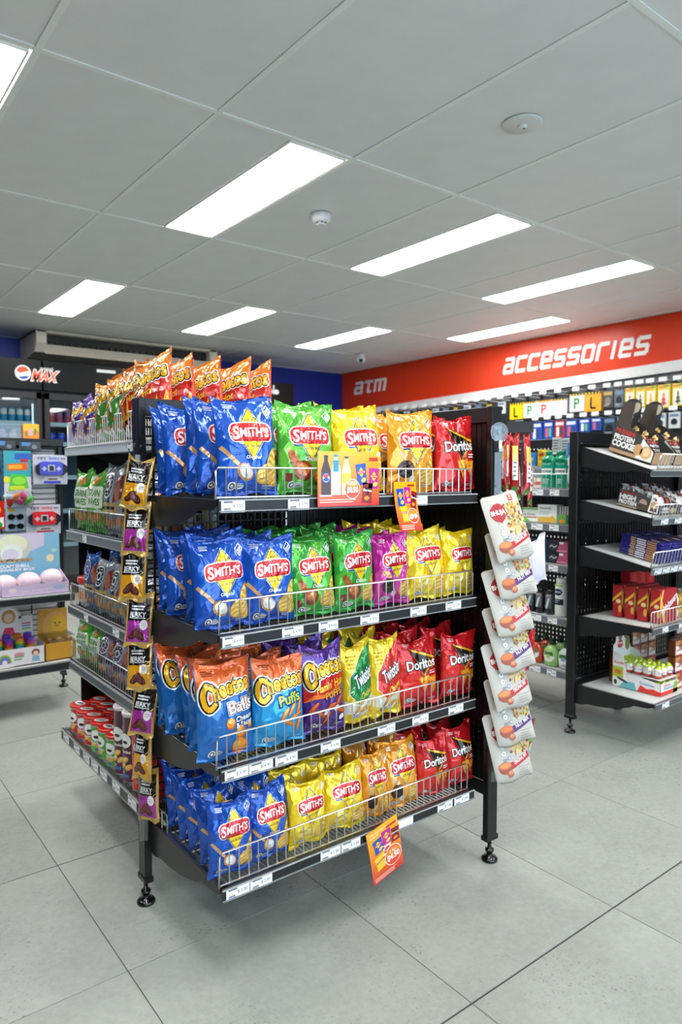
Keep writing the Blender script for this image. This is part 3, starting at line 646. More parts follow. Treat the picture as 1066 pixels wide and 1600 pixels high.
def snack(kind):
    p = Pr(); b = Pr()
    if kind == 'grain':
        p.poly([(-.48, .9), (.48, 1.1), (.48, 1.3), (-.48, 1.3)], '#6fc24a', 0); p.ell(.05, 1.12, .22, .09, '#e59a3c', 2, .2); p.ell(-.2, 1.15, .2, .07, '#d7efcf', 2, .3)
        rbox(p, .03, .76, .78, .46, .06, '#e9f3e4', 2); b.text('GRAIN', .03, .85, .62, .14, '#3f8f2a', 3, bold=.03); b.text('WAVES', .03, .66, .62, .14, '#3f8f2a', 3, bold=.03)
        for k in range(4): chip(p, -.3 + k * .18, .3 + .06 * (k % 2), .1, .13, k, '#c98b55', '#9a5a30', 2, 3)
        stars(p, .2, .48)
    else:
        dk = dict(nuts='#20242a', purple='#4b3658', blue='#1c4fae', amber='#2a2420')[kind]
        p.poly([(-.48, .45), (-.48, .95), (.0, 1.0), (.1, .5)], '#31363c', 1); rbox(p, -.05, .52, .86, .2, .03, '#b3995a' if kind != 'purple' else dk, 2); rbox(p, -.05, .52, .76, .06, .02, '#2a2622', 3)
        b.ell(-.1, .95, .27, .25, '#e9ecef', 2, n=26); b.ell(-.1, .95, .235, .215, dk, 3, n=26); b.ell(-.1, .95, .12, .11, '#e9ecef', 4, n=20); b.ell(-.1, .95, .07, .065, dk, 5)
        for k in range(10): b.rect(-.1 + .175 * math.cos(k * .63) - .02, .95 + .165 * math.sin(k * .63) - .016, -.1 + .175 * math.cos(k * .63) + .02, .95 + .165 * math.sin(k * .63) + .016, '#e9ecef', 5)
        for k in range(9): a = (k * 37 % 17) / 17 - .45; z = .18 + (k * 23 % 11) / 55; p.ell(a, z, .09, .06, ('#c8893f', '#a4612c', '#dba55a')[k % 3], 3, k)
        p.poly([(.22, .6), (.46, .7), (.46, 1.15), (.3, 1.1)], '#8a3d38', 2); p.ell(.34, .86, .08, .2, '#b8775c', 3, .2)
    return dict(picture_print=p, brand_badge=b)

def jerky(low):
    p = Pr(); b = Pr()
    p.rect(-.42, .12, .42, .70, low, 1); p.rect(-.42, .66, .42, 1.24, '#17120f', 2); p.poly([(.0, 1.24), (.42, .8), (.42, 1.24)], '#2f1a12', 3); p.line([(.42, .75), (.2, .62), (.42, .5)], .02, '#c9a050', 3)
    for a, z, r, t in ((-.1, .34, .2, .5), (.08, .28, .2, -.4), (-.22, .26, .14, .2)): p.ell(a, z, r, r * .55, '#4a211c', 3, t); p.ell(a, z + .02, r * .8, r * .3, '#6e342b', 4, t)
    p.ell(.2, .56, .15, .13, '#f3f1ee', 4); p.lines(.1, .58, .2, 2, .05, '#b9b4ad', 5, .4, .1)
    b.text('JERKY', -.05, .80, .62, .15, '#f2f2f2', 4, bold=.03); b.lines(-.3, 1.0, .5, 2, .07, '#e8e8e8', 4, .6, .1); b.lines(-.36, .72, .62, 1, .07, '#e8e8e8', 4, .3, .1)
    return dict(picture_print=p, brand_badge=b)

def bhuja(kind):
    p = Pr(); b = Pr(); bc = '#b3262a' if kind == 'ORIGINAL MIX' else '#4d2a6a'
    P = [(-.38, .98), (-.35, 1.1), (-.22, 1.19), (-.08, 1.20), (.03, 1.11), (.05, .98), (-.03, .86), (-.15, .79), (-.30, .86)]; b.poly(P, '#a8222a', 2)
    b.text('BHUJA', -.165, 1.0, .37, .12, '#f6efe9', 3, bold=.03); p.rect(.22, 1.20, .33, 1.34, '#c0392f', 2); p.lines(.245, 1.31, .06, 3, .04, '#f0d8d0', 3, .5, .1)
    r = random.Random(len(kind))
    for k in range(95):
        a = r.uniform(.0, .45); z = r.uniform(.52, 1.16)
        if a < .1 and z > 1.0: a += .1
        p.ell(a, z, r.uniform(.04, .085), r.uniform(.011, .02), r.choice(('#e8c05a', '#d9a63e', '#f0d488', '#c88a34')), 2, r.uniform(0, 3.1), n=8)
    for k in range(34): p.ell(r.uniform(.0, .45), r.uniform(.52, 1.18), .034, .027, r.choice(('#7c3f2b', '#93563a', '#b5733f', '#7f8a3a')), 3, r.uniform(0, 3), n=9)
    for z in (.72, .58):
        p.ell(-.2, z, .06, .055, '#b9b5ad', 2); p.ell(-.2, z, .052, .047, '#f1efea', 3); p.ell(-.2, z, .018, .016, '#8b877f', 4)
    p.lines(-.26, .46, .14, 3, .03, '#5b6b93', 3, .4, .3); p.ell(-.08, .47, .04, .04, '#7d8aa8', 3); p.ell(-.08, .47, .024, .022, '#f1efea', 4)
    p.poly([(-.2, .22), (.0, .26), (.42, .38), (.46, .38), (.46, .51), (.42, .5), (.0, .39), (-.2, .36)], bc, 3)
    b.text(kind, .20, .405, .40, .068, '#f6efe9', 5, bold=.02, rot=.27)
    p.ell(-.24, .30, .17, .12, '#9a4a32', 4); p.ell(-.24, .345, .165, .07, '#c96a3c', 5); p.ell(-.24, .35, .14, .05, '#e08a4a' if kind[0] == 'O' else '#d8763a', 6); p.ell(-.14, .17, .08, .07, '#b5664a', 6); p.ell(-.14, .19, .06, .04, '#d08a68', 7)
    p.lines(.08, .24, .34, 4, .05, '#9a958c', 3, .25, .3)
    return dict(picture_print=p, brand_badge=b)

def mk_kind(name, col, prints, w=.15, h=.21, d=.062, m=FOIL, nvar=3, pouch=False, back='#dfe2e5', crumple=1., seal=.055, inner=None, seed=0):
    out = []
    for k in range(nvar):
        f = bag_surface(w, h, d, 1000 + 17 * k + seed, pouch, seal, crumple)
        body = bag_body(name, f, w, h, m, col, back, inner=inner, nu=24 if pouch else 38, nv=30 if pouch else 52)
        kids = []
        for pn, pr in prints.items():
            S = lambda P, off: f(np.stack([np.clip(P[:, 0], -.485, .485) * w, P[:, 1] * h / 1.4], -1), off, -1)
            kids.append((pn, pr.mesh(pn, m, S, me=.036, base=.0011 * w / .15, step=.00016)))
        out.append((body, kids))
    return dict(v=out, w=w, h=h, d=d)
K = dict(
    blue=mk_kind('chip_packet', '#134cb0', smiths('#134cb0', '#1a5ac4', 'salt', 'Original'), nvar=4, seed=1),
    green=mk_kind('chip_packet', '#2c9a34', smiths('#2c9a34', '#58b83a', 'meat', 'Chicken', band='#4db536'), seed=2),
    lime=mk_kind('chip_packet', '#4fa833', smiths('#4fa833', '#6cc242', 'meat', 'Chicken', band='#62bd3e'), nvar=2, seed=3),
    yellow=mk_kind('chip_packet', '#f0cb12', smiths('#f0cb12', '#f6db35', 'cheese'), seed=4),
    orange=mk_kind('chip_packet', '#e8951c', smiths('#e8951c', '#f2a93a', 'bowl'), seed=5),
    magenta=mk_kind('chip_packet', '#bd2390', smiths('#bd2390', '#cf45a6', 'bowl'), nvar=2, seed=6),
    red=mk_kind('chip_packet', '#c4161d', doritos(), nvar=4, seed=7, inner='#c4161d'),
    balls=mk_kind('chip_packet', '#1b66b4', cheetos('#e8662a', '#1b66b4', 'balls'), seed=8),
    puffs=mk_kind('chip_packet', '#1f97d6', cheetos('#e8662a', '#1f97d6', 'puffs'), nvar=2, seed=9),
    flamin=mk_kind('chip_packet', '#4a2478', cheetos('#5a2d8c', '#4a2478', 'flamin'), nvar=2, seed=10),
    twgreen=mk_kind('chip_packet', '#f2cf1e', twisties('#1f8a45', '#197a3c', 'Chicken'), nvar=2, seed=11),
    twred=mk_kind('chip_packet', '#f2cf1e', twisties('#d8342a', '#c9281f', 'Cheese'), nvar=2, seed=12),
    hot=mk_kind('chip_packet', '#d9452a', cheetos('#ee8a2a', '#d9452a', 'hot'), seed=13),
    ogreen=mk_kind('chip_packet', '#4a9a3a', cheetos('#ee8a2a', '#4a9a3a', 'up'), nvar=2, seed=14),
    violet=mk_kind('chip_packet', '#5b3a94', cheetos('#5b3a94', '#5b3a94', 'up'), nvar=2, seed=15),
    grain=mk_kind('snack_packet', '#4fae30', snack('grain'), nvar=2, seed=16),
    nuts=mk_kind('snack_packet', '#8f9aa6', snack('nuts'), nvar=3, seed=17),
    pnuts=mk_kind('snack_packet', '#9a8fb0', snack('purple'), nvar=2, seed=18),
    bnuts=mk_kind('snack_packet', '#2a63b8', snack('blue'), nvar=2, seed=19),
    jamber=mk_kind('jerky_packet', '#caa455', jerky('#e8a21c'), w=.085, h=.125, d=.02, nvar=2, seed=20, back='#caa455', crumple=1.1),
    jpurple=mk_kind('jerky_packet', '#caa455', jerky('#a52f9a'), w=.085, h=.125, d=.02, nvar=2, seed=21, back='#caa455', crumple=1.1),
    morig=mk_kind('snack_pouch', '#bdb9b0', bhuja('ORIGINAL MIX'), w=.13, h=.205, d=.03, m=SATIN, nvar=2, seed=22, pouch=True, back='#bdb9b0', crumple=.3),
    mnut=mk_kind('snack_pouch', '#bdb9b0', bhuja('NUT MIX'), w=.13, h=.205, d=.03, m=SATIN, nvar=2, seed=23, pouch=True, back='#bdb9b0', crumple=.3))
_vi = {}
def packet(kind, loc, label, group, cat='chip packet', rz=0., lean=0., roll=0., size=None, var=None):
    k = K[kind]; _vi[kind] = _vi.get(kind, -1) + 1; body, kids = k['v'][(_vi[kind] if var is None else var) % len(k['v'])]
    o = link(body.name.split('.')[0], body); o.location = loc; o.rotation_mode = 'XYZ'
    o.rotation_euler = (Matrix.Rotation(rz, 3, 'Z') @ Matrix.Rotation(lean, 3, 'X') @ Matrix.Rotation(roll, 3, 'Y')).to_euler()
    if size: o.scale = (size[0] / k['w'], size[2] / k['d'], size[1] / k['h'])
    for n, me in kids: link(n, me, o)
    return tag(o, label, cat, group)

# ================================================================= shelving
def unit(name, label, loc, rz, width, height, posts, zpan=(.22, 1.40), panel=True, pitch=.025, base=True, hole=(.30, .28)):
    e = empty(name, loc, rz); tag(e, label, 'shelving')
    for px in posts:
        m = MB(); m.box(px - .011, -.023, .075, px + .011, .023, height, '#101113', .002)
        for k in range(int((height - .25) / .05)):
            z = .2 + k * .05; m.box(px - .004, -.0236, z, px + .004, -.0226, z + .022, '#020202'); m.box(px - .0114, -.004, z, px - .0106, .004, z + .022, '#020202'); m.box(px + .0106, -.004, z, px + .0114, .004, z + .022, '#020202')
        m.box(px - .014, -.027, .068, px + .014, .027, .085, '#0c0c0d', .002); m.build('post', BLACK, e)
        f = MB(); f.lathe(px, 0, [(.026, 0), (.027, .006), (.022, .012), (.01, .016), (.009, .03), (.014, .03), (.014, .038), (.006, .04), (.006, .07)], '#0b0b0c', 20); f.build('foot', GLOSS, e)
    x0, x1 = min(posts), max(posts)
    m = MB(); m.box(x0 + .011, -.014, height - .05, x1 - .011, .014, height - .001, '#15171c', .002); m.build('top_beam', BLACK, e)
    if base: m = MB(); m.box(x0 + .011, -.012, zpan[0] - .05, x1 - .011, .012, zpan[0] - .012, '#0d0d0e', .002); m.build('base_beam', BLACK, e)
    if panel:
        m = MB(); n = int((x1 - x0 - .03) / pitch); z0, z1 = zpan
        for k in range(n + 1): xx = x0 + .015 + k * (x1 - x0 - .03) / n; m.box(xx - pitch * hole[0], -.002, z0, xx + pitch * hole[0], .002, z1, '#08090a')
        nz = int((z1 - z0) / pitch)
        for k in range(nz + 1): zz = z0 + k * (z1 - z0) / nz; m.box(x0 + .012, .002, zz - pitch * hole[1], x1 - .012, .004, zz + pitch * hole[1], '#08090a')
        m.build('mesh_panel', BLACK, e)['kind'] = 'stuff'
    return e

_tag = {}
def price_tag(parent, a, b, y, z, price, M=None, seed=0, blank=False):
    k = (round(b - a, 3), price, blank, seed % 3)
    if k not in _tag:
        w_ = b - a; p = Pr(); p.rect(0, 0, w_, .03, '#f1f3f5', 1)
        if not blank:
            p.lines(.006, .022, w_ * .45, 1, .01, '#6a6f78', 2, .4, .2, seed); p.rect(.006, .003, .008 + w_ * .3, .0045, '#3a3f48', 2)
            for q in range(9): p.rect(.006 + q * w_ * .033, .0055, .006 + q * w_ * .033 + .001 + .0008 * (q % 2), .0105, '#2c3038', 2)
            p.text(price, w_ * .70, .0145, w_ * .42, .0085, '#3a3f4a', 2)
        _tag[k] = p.mesh('price_tag', PAPER, plane((0, 0, 0), (1, 0, 0), (0, 0, 1)), me=.2, base=.0004, step=.0003)
    o = link('price_tag', _tag[k], parent)
    o.matrix_local = (M or Matrix()) @ Matrix.Translation((a, y, z)); return o

def shelf(e, z, depth, width, x0=0., tilt=0., fence=.078, tags=(), price='$ 4.90', rail='#141618', wire='#d4d4d1', fy=.0, fx=(0., 0.), deck=True, plain=False, bracket=True, railh=.03, fn=.027, sidewire=False, wr=.0017):
    M = Matrix.Translation((x0, -.03, z)) @ Matrix.Rotation(tilt, 4, 'X') @ Matrix.Translation((-x0, .03, -z))
    m = MB(); m.M = M; G = '#8f9192'
    for xx in (x0, x0 + width - .012):
        m.box(xx, -depth, z - .02, xx + .012, -.03, z - .001, G, .001)
        for k in range(5): yy = -.07 - k * (depth - .1) / 4; m.box(xx - .0006, yy - .004, z - .013, xx + .0126, yy + .004, z - .008, '#3c3e40')
    m.box(x0, -depth, z - .02, x0 + width, -depth + .012, z - .001, G, .001); m.box(x0, -.042, z - .02, x0 + width, -.03, z - .001, G, .001)
    s = m.build('shelf', WIRE, e)
    d = MB(); d.M = M
    if plain: d.box(x0 + .012, -depth + .012, z - .006, x0 + width - .012, -.042, z - .002, '#c9ccca')
    else:
        n = int(width / .0135)
        for k in range(1, n): xx = x0 + k * width / n; d.box(xx - .0015, -depth + .006, z - .004, xx + .0015, -.035, z - .001, '#9a9b9a')
        for k in range(7): yy = -depth + .02 + k * (depth - .07) / 6; d.box(x0 + .006, yy - .002, z - .008, x0 + width - .006, yy + .002, z - .004, '#9a9b9a')
    dk_ = d.build('deck', WIRE if not plain else PLAST, s)
    if not plain: dk_['kind'] = 'stuff'
    r = MB(); r.M = M; r.prism([(-depth - .004, z - railh), (-depth - .004, z - .001), (-depth, z + .001), (-depth + .004, z - .002), (-depth, z - railh + .002)], x0 - .004, x0 + width + .004, lambda a, b, t: (t, a, b), rail)
    r.box(x0 - .004, -depth - .0065, z - .004, x0 + width + .004, -depth - .003, z - .001, '#a7aaac'); r.box(x0 - .004, -depth - .0065, z - railh, x0 + width + .004, -depth - .003, z - railh + .003, '#7e8284')
    r.build('price_rail', SATIN, s)
    for i, t in enumerate(tags): price_tag(s, x0 + t[0], x0 + t[1], -depth - .005, z - .031 + (.03 - railh) * .5, price, M, i, len(t) > 2)
    if fence:
        f = MB(); f.M = M; a, b = x0 + fx[0], x0 + width - fx[1]; yy = -depth + .008 + fy; zt = z + fence
        f.tube([(a, yy, z), (a, yy, zt - .008), (a + .008, yy, zt), (b - .008, yy, zt), (b, yy, zt - .008), (b, yy, z)], .0026, wire, 6)
        f.tube([(a, yy, z + .004), (b, yy, z + .004)], .0024, wire, 5)
        n = max(2, int((b - a) / fn))
        for k in range(1, n): xx = a + k * (b - a) / n; f.tube([(xx, yy, z), (xx, yy, zt)], wr, wire, 5, False)
        if sidewire:
            f.tube([(x0 + .004, -.05, z), (x0 + .004, -.05, z + .05), (x0 + .004, -.12, z + .05), (x0 + .004, -.12, z)], .002, wire, 5); f.tube([(x0 + .004, -.085, z), (x0 + .004, -.085, z + .05)], .002, wire, 5); f.tube([(x0 + .004, -.05, z + .025), (x0 + .004, -.12, z + .025)], .002, wire, 5)
        f.build('wire_fence', WIRE if wire != '#f2f3f4' else GLOSS, s)
    if bracket:
        for xx in (x0 - .003, x0 + width + .0005):
            b = MB(); b.M = M; P = [(-.012, z - .001), (-.012, z - .095), (-.05, z - .095)] + [(-.06 - (depth * .62) * math.sin(t), z - .03 - .055 * math.cos(t) ** 1.5) for t in np.linspace(.1, 1.5, 8)] + [(-depth + .03, z - .026), (-depth + .01, z - .016), (-depth + .01, z - .001)]
            b.prism(P, xx, xx + .0025, lambda p, q, t: (t, p, q), '#1a1b1d'); b.build('bracket', BLACK, s)
    return s

AX, AY, AW, AD = .775, 1.915, .88, .45
A = unit('gondola_shelving', 'black gondola shelving in the middle holding four rows of chip packets', (AX, AY, 0), 0, AW, 1.455, (-.012, AW + .004), zpan=(.24, 1.40), hole=(.12, .11))
m = MB(); m.box(.50, .02, .24, AW - .01, .026, 1.40, '#0a0b0c'); m.build('added_shade_sheet', BLACK, A)  # black sheet added so the view through the mesh stays dark
ZS = dict(s1=1.183, s2=.862, s3=.541, s4=.25)
def tg(l): return [tuple(q - AX if i < 2 else q for i, q in enumerate(t)) for t in l]
shelf(A, ZS['s1'], AD, AW, fx=(-.006, .012), tags=tg([(.776, .839), (.961, 1.025), (1.375, 1.443)]), price='$ 5.99', fence=.074)
shelf(A, ZS['s2'], AD, AW, fx=(.0, .0), tags=tg([(.776, .834), (.942, 1.006), (1.054, 1.117), (1.193, 1.259), (1.378, 1.442), (1.522, 1.589)]), fence=.08)
shelf(A, ZS['s3'], AD, AW, fx=(-.01, .012), tags=tg([(.779, .843), (.845, .913), (.92, .987), (1.06, 1.125), (1.256, 1.321), (1.388, 1.453), (1.538, 1.603)]), fence=.078, sidewire=True)
shelf(A, ZS['s4'], AD, AW, fx=(-.006, .016), tags=tg([(.78, .844), (.846, .909), (1.059, 1.125), (1.128, 1.194), (1.313, 1.393, 1), (1.494, 1.559), (1.567, 1.634)]), price='$ 2.80', fence=.084, sidewire=True)
B = unit('end_panel', 'black mesh end panel with post at right end of chip shelves', (1.728, 2.375, 0), -math.pi / 2, .92, 1.453, (0, .92), zpan=(.26, 1.40), pitch=.022, hole=(.42, .42))

DESC = dict(blue='blue potato chip packet', green='dark green chip packet', lime='light green chip packet', yellow='yellow potato chip packet', orange='orange potato chip packet', magenta='magenta potato chip packet',
            red='red corn chip packet', balls='orange-topped blue cheese-ball packet', puffs='orange-topped sky-blue puffs packet', flamin='purple cheese puffs packet', twgreen='green-swooshed yellow twist packet', twred='red-swooshed yellow twist packet',
            hot='orange-red hot puffs packet', ogreen='orange-green puffs packet', violet='violet puffs packet', grain='bright green grain snack packet', nuts='silver-grey nut packet', pnuts='lilac-grey nut packet', bnuts='blue nut packet')
SHN = dict(s1='top chip shelf', s2='second chip shelf', s3='third chip shelf', s4='bottom chip shelf')
R = random.Random(11)
COLS = dict(
    s1=[('blue', .876, .176, .246, 5, .083), ('lime', 1.052, .176, .242, 3, .09), ('yellow', 1.232, .178, .243, 3, .09), ('orange', 1.422, .186, .24, 3, .09), ('red', 1.608, .175, .232, 2, .1)],
    s2=[('blue', .806, .15, .222, 5, .08), ('blue', .936, .148, .22, 5, .08), ('green', 1.073, .15, .21, 5, .08), ('green', 1.213, .142, .218, 5, .08), ('magenta', 1.348, .136, .206, 5, .08), ('yellow', 1.49, .158, .215, 5, .08), ('yellow', 1.63, .142, .2, 5, .08)],
    s3=[('balls', .81, .158, .236, 5, .082), ('puffs', .96, .155, .225, 5, .082), ('flamin', 1.107, .142, .24, 5, .08), ('twgreen', 1.226, .108, .235, 5, .08), ('twred', 1.33, .112, .23, 5, .08), ('red', 1.458, .158, .213, 5, .08), ('red', 1.622, .152, .205, 5, .08)],
    s4=[('blue', .818, .125, .186, 5, .082), ('blue', .934, .124, .19, 5, .082), ('yellow', 1.05, .126, .172, 5, .08), ('yellow', 1.176, .14, .178, 5, .08), ('orange', 1.288, .1, .19, 5, .08), ('orange', 1.392, .14, .196, 5, .08), ('red', 1.52, .128, .186, 5, .08), ('red', 1.64, .124, .192, 5, .08)])
for s, cols in COLS.items():
    for ci, (kind, xc, wd, h, n, sp) in enumerate(cols):
        for k in range(n):
            y = 1.509 + k * sp * .92 + R.uniform(-.003, .003); kk = kind
            if s == 's3' and kind == 'puffs' and k > 0: kk = 'balls'
            if s == 's3' and kind == 'twred' and k > 1: kk = 'twred'
            jit = 0 if k == 0 else 1
            x = xc + jit * R.uniform(-.012, .012) + (-.010 * min(k, 2) if s == 's1' else .014 * min(k, 2)) * (ci == 0)
            packet(kk, (x, y, ZS[s] + .0065), f'{DESC[kk]}, {ORD[k]}, {NTH[ci]} column from left, {SHN[s]}', f'{DESC[kk]}s on the {SHN[s]}',
                   rz=R.uniform(-.07, .06) - (.05 if k == 0 else 0), lean=-R.uniform(.03, .10) - (.02 * min(k, 3) if s in ('s1', 's2') else .05 * min(k, 3)), roll=R.uniform(-.04, .04) * (1 if k else .6),
                   size=(wd * (.985 if k == 0 else R.uniform(.93, .97)), h * (1 if k == 0 else R.uniform(.97, 1.05)), .054))

# ---- promotion cards on the front rails
def card(name, x0, z0, w_, h, y, label, draw, tilt=0., rz=0., bend=0., roll=0.):
    e = empty(name, (x0, y, z0)); e.rotation_euler = (tilt, roll, rz); tag(e, label, 'promo card')
    n = 8; m = MB()
    f = lambda P, off: np.stack([P[:, 0], -off - bend * ((P[:, 1] - h) / h) ** 2, P[:, 1]], -1)
    g = np.array([(x, z) for z in np.linspace(0, h, n + 1) for x in (0, w_)])
    a, b = f(g, np.zeros(len(g))), f(g, -np.full(len(g), .0008))
    V = list(map(tuple, a)) + list(map(tuple, b)); N = len(g); F = []
    for k in range(n): F += [(2 * k, 2 * k + 1, 2 * k + 3, 2 * k + 2), (N + 2 * k, N + 2 * k + 2, N + 2 * k + 3, N + 2 * k + 1), (2 * k, 2 * k + 2, N + 2 * k + 2, N + 2 * k), (2 * k + 1, N + 2 * k + 1, N + 2 * k + 3, 2 * k + 3)]
    m.add(V, F, '#e8501f'); m.build('card', GLOSS, e)
    p = Pr(); draw(p, w_, h); p.build('print', GLOSS, f, e, me=h / 8, base=.0005, step=.0002)
    return e
def grad(p, w_, h, a='#f7b01f', b='#e0301f'):
    A_, B_ = np.array(C(a)), np.array(C(b))
    for k in range(14): p.rect(0, h * k / 14, w_, h * (k + 1) / 14, tuple(B_ + (A_ - B_) * (k / 13) ** 1.0), 0)
def pk(p, cx, cz, w_, h, col, kind, rot=0.):
    c_, s_ = math.cos(rot), math.sin(rot); T_ = lambda x, z: (cx + x * c_ - z * s_, cz + x * s_ + z * c_)
    p.poly([T_(-w_ / 2, -h / 2), T_(w_ / 2, -h / 2), T_(w_ * .44, 0), T_(w_ / 2, h / 2), T_(-w_ / 2, h / 2), T_(-w_ * .44, 0)], col, 2)
    if kind == 's':
        p.poly([T_(0, h * .34), T_(w_ * .3, h * .1), T_(0, -h * .14), T_(-w_ * .3, h * .1)], '#f6cf16', 3); p.poly([T_(-w_ * .4, h * .03), T_(w_ * .4, h * .03), T_(w_ * .4, h * .17), T_(-w_ * .4, h * .17)], '#cf1f26', 4)
        x, z = T_(0, h * .1); p.text("SMITH'S", x, z, w_ * .66, h * .08, '#ffffff', 5, rot=rot); x, z = T_(w_ * .16, -h * .28); p.ell(x, z, w_ * .24, h * .11, '#efc555', 3, rot + .4)
    elif kind == 'd':
        p.poly([T_(-w_ * .3, h * .34), T_(w_ * .36, h * .2), T_(w_ * .05, -h * .1)], '#120d0b', 3); x, z = T_(0, h * .14); p.text('Doritos', x, z, w_ * .8, h * .12, '#ffffff', 5, bold=.02, rot=rot)
        x, z = T_(.0, -h * .25); p.ell(x, z, w_ * .25, h * .1, '#e8912a', 3)
    else:
        x, z = T_(0, .0); p.ell(x, z, w_ * .4, h * .3, '#d8342a', 3, rot + .5); p.text('Twisties', x, z, w_ * .7, h * .16, '#ffffff', 5, rot=rot + .3)
def bubble(p, cx, cz, r, top, big, r2=None):
    p.ell(cx, cz, r, r, '#fbe9dc', 5, n=28); p.ell(cx, cz, r * .93, r * .93, '#e8481f', 6, n=28); p.ell(cx, cz + r * .3, r * .8, r * .5, '#f08a2a', 7)
    if top: p.text(top, cx, cz + r * .46, r * .8, r * .26, '#ffffff', 8)
    p.text(big, cx, cz - r * .14, r * 1.45, r * .62, '#ffffff', 8, bold=.03)
def draw1(p, w_, h):
    grad(p, w_, h)
    def bottle(cx, w2, cols, z0=.03, z1=.125):
        z0 += .015; P = [(-.5, 0), (.5, 0), (.5, .62), (.2, .86), (.2, 1), (-.2, 1), (-.2, .86), (-.5, .62)]; p.poly([(cx + a * w2, z0 + b * (z1 - z0)) for a, b in P], cols[0], 2)
        p.rect(cx - w2 * .5, z0 + .3 * (z1 - z0), cx + w2 * .5, z0 + .56 * (z1 - z0), cols[1], 3); p.rect(cx - w2 * .22, z1 - .006, cx + w2 * .22, z1, cols[2], 3)
        return z0 + .43 * (z1 - z0)
    z = bottle(.026, .03, ('#3a1410', '#1b2f6c', '#15161a'), .015, .132); p.ell(.026, z, .011, .011, '#eef', 4); p.ell(.026, z - .004, .009, .005, '#1d4fae', 5); p.ell(.026, z + .005, .009, .005, '#d63a2a', 5)
    bottle(.058, .03, ('#dfeaf0', '#eef4f6', '#2a80c8'), .015, .134); p.rect(.049, .09, .067, .12, '#2a8fd0', 4); bottle(.092, .03, ('#e9e6a8', '#f0cf3a', '#4a4d38'), .015, .13)
    pk(p, .143, .083, .036, .056, '#1d4fae', 's', .12); pk(p, .186, .072, .036, .055, '#bd2390', 's', -.05); pk(p, .163, .033, .036, .054, '#8f1c1c', 'd', -.1)
    bubble(p, .112, .045, .026, None, '$8.50'); p.ell(.112, .06, .018, .007, '#f7b98a', 8)
    p.rect(.17, .118, .2, .128, '#c53a1f', 2); p.ell(.203, .137, .006, .006, '#f6f0e0', 2); p.lines(.006, .026, .04, 1, .01, '#fdeee4', 2, .5); p.lines(.006, .016, .12, 2, .006, '#f8cdb8', 2, .4, .1)
card('promo_card', 1.046, 1.158, .205, .142, 1.452, 'landscape orange promo card with bottles and chip packets, $8.50 bubble', draw1)
def draw2(p, w_, h):
    grad(p, w_, h); s = w_ / .1
    pk(p, .026 * s, h * .68, .032 * s, h * .36, '#1d4fae', 's', .05); pk(p, .058 * s, h * .72, .03 * s, h * .34, '#bd2390', 's', -.05); pk(p, .084 * s, h * .62, .026 * s, h * .36, '#8f1c1c', 'd', -.25); pk(p, .036 * s, h * .34, .03 * s, h * .3, '#f2cf1e', 's', .1)
    bubble(p, .07 * s, h * .30, .024 * s, None, '$9'); p.rect(.06 * s, h * .9, .092 * s, h * .95, '#c53a1f', 2); p.lines(.008 * s, h * .1, .06 * s, 3, h * .035, '#f8cdb8', 2, .4, .1)
card('promo_card', 1.305, 1.085, .088, .135, 1.452, 'small orange promo card curling off the top rail above yellow packets', draw2, tilt=0, bend=.03, roll=.0, rz=.05)
def draw3(p, w_, h):
    grad(p, w_, h); s = w_ / .1
    p.text('Mix and match', .036 * s, h * .93, .05 * s, h * .035, '#fdf0e0', 2); p.text('Share', .022 * s, h * .875, .026 * s, h * .035, '#fdf0e0', 2); p.rect(.062 * s, h * .87, .094 * s, h * .91, '#c53a1f', 2)
    pk(p, .03 * s, h * .67, .03 * s, h * .26, '#1d4fae', 's', .12); pk(p, .058 * s, h * .73, .03 * s, h * .26, '#bd2390', 's', -.05); pk(p, .086 * s, h * .67, .028 * s, h * .25, '#8f1c1c', 'd', -.1); pk(p, .032 * s, h * .36, .036 * s, h * .26, '#f2cf1e', 's', .2); pk(p, .054 * s, h * .5, .026 * s, h * .18, '#f3e3d0', 't', -.1)
    bubble(p, .07 * s, h * .33, .027 * s, '2 for', '$4.50'); p.lines(.006 * s, h * .09, .07 * s, 3, h * .03, '#f8cdb8', 2, .4, .1)
card('promo_card', 1.246, .085, .118, .168, 1.452, 'portrait orange promo card hanging below bottom rail, $4.50 bubble', draw3, bend=-.01, rz=.02, roll=-.24)
# ---- clip strips on the posts
def clip_strip(name, label, loc, rz, length, disc_z):
    e = empty(name, loc, rz); tag(e, label, 'clip strip')
    m = MB(); m.box(-.012, -.002, -length, .012, 0, .02, '#d8dadc'); 
    for k in range(int(length / .12)): m.box(-.008, -.008, -.05 - k * .12, .008, -.002, -.042 - k * .12, '#c9ccce', .001)
    m.build('strip', CLEAR, e)
    cir = lambda r: [(r * math.cos(a), r * math.sin(a)) for a in np.linspace(0, 2 * math.pi, 29)[:-1]]
    m = MB(); m.prism(cir(.031), -.0075, -.006, lambda a, b, t: (a, t, b), '#e4e8ea'); m.prism(cir(.009), -.014, -.0076, lambda a, b, t: (a, t, b), '#e4e8ea'); m.build('suction_disc', CLEAR, e)
    m = MB(); m.box(-.006, -.014, -.055, .006, -.004, -.025, '#c6c9cb', .001); m.box(-.008, -.018, -.06, .008, -.012, -.05, '#8d9194', .001); m.build('hook', WIRE, e)
    return e
clip_strip('clip_strip', 'clear clip strip with suction disc on the left post', (.748, 1.888, 1.32), -.5, 1.12, 0)
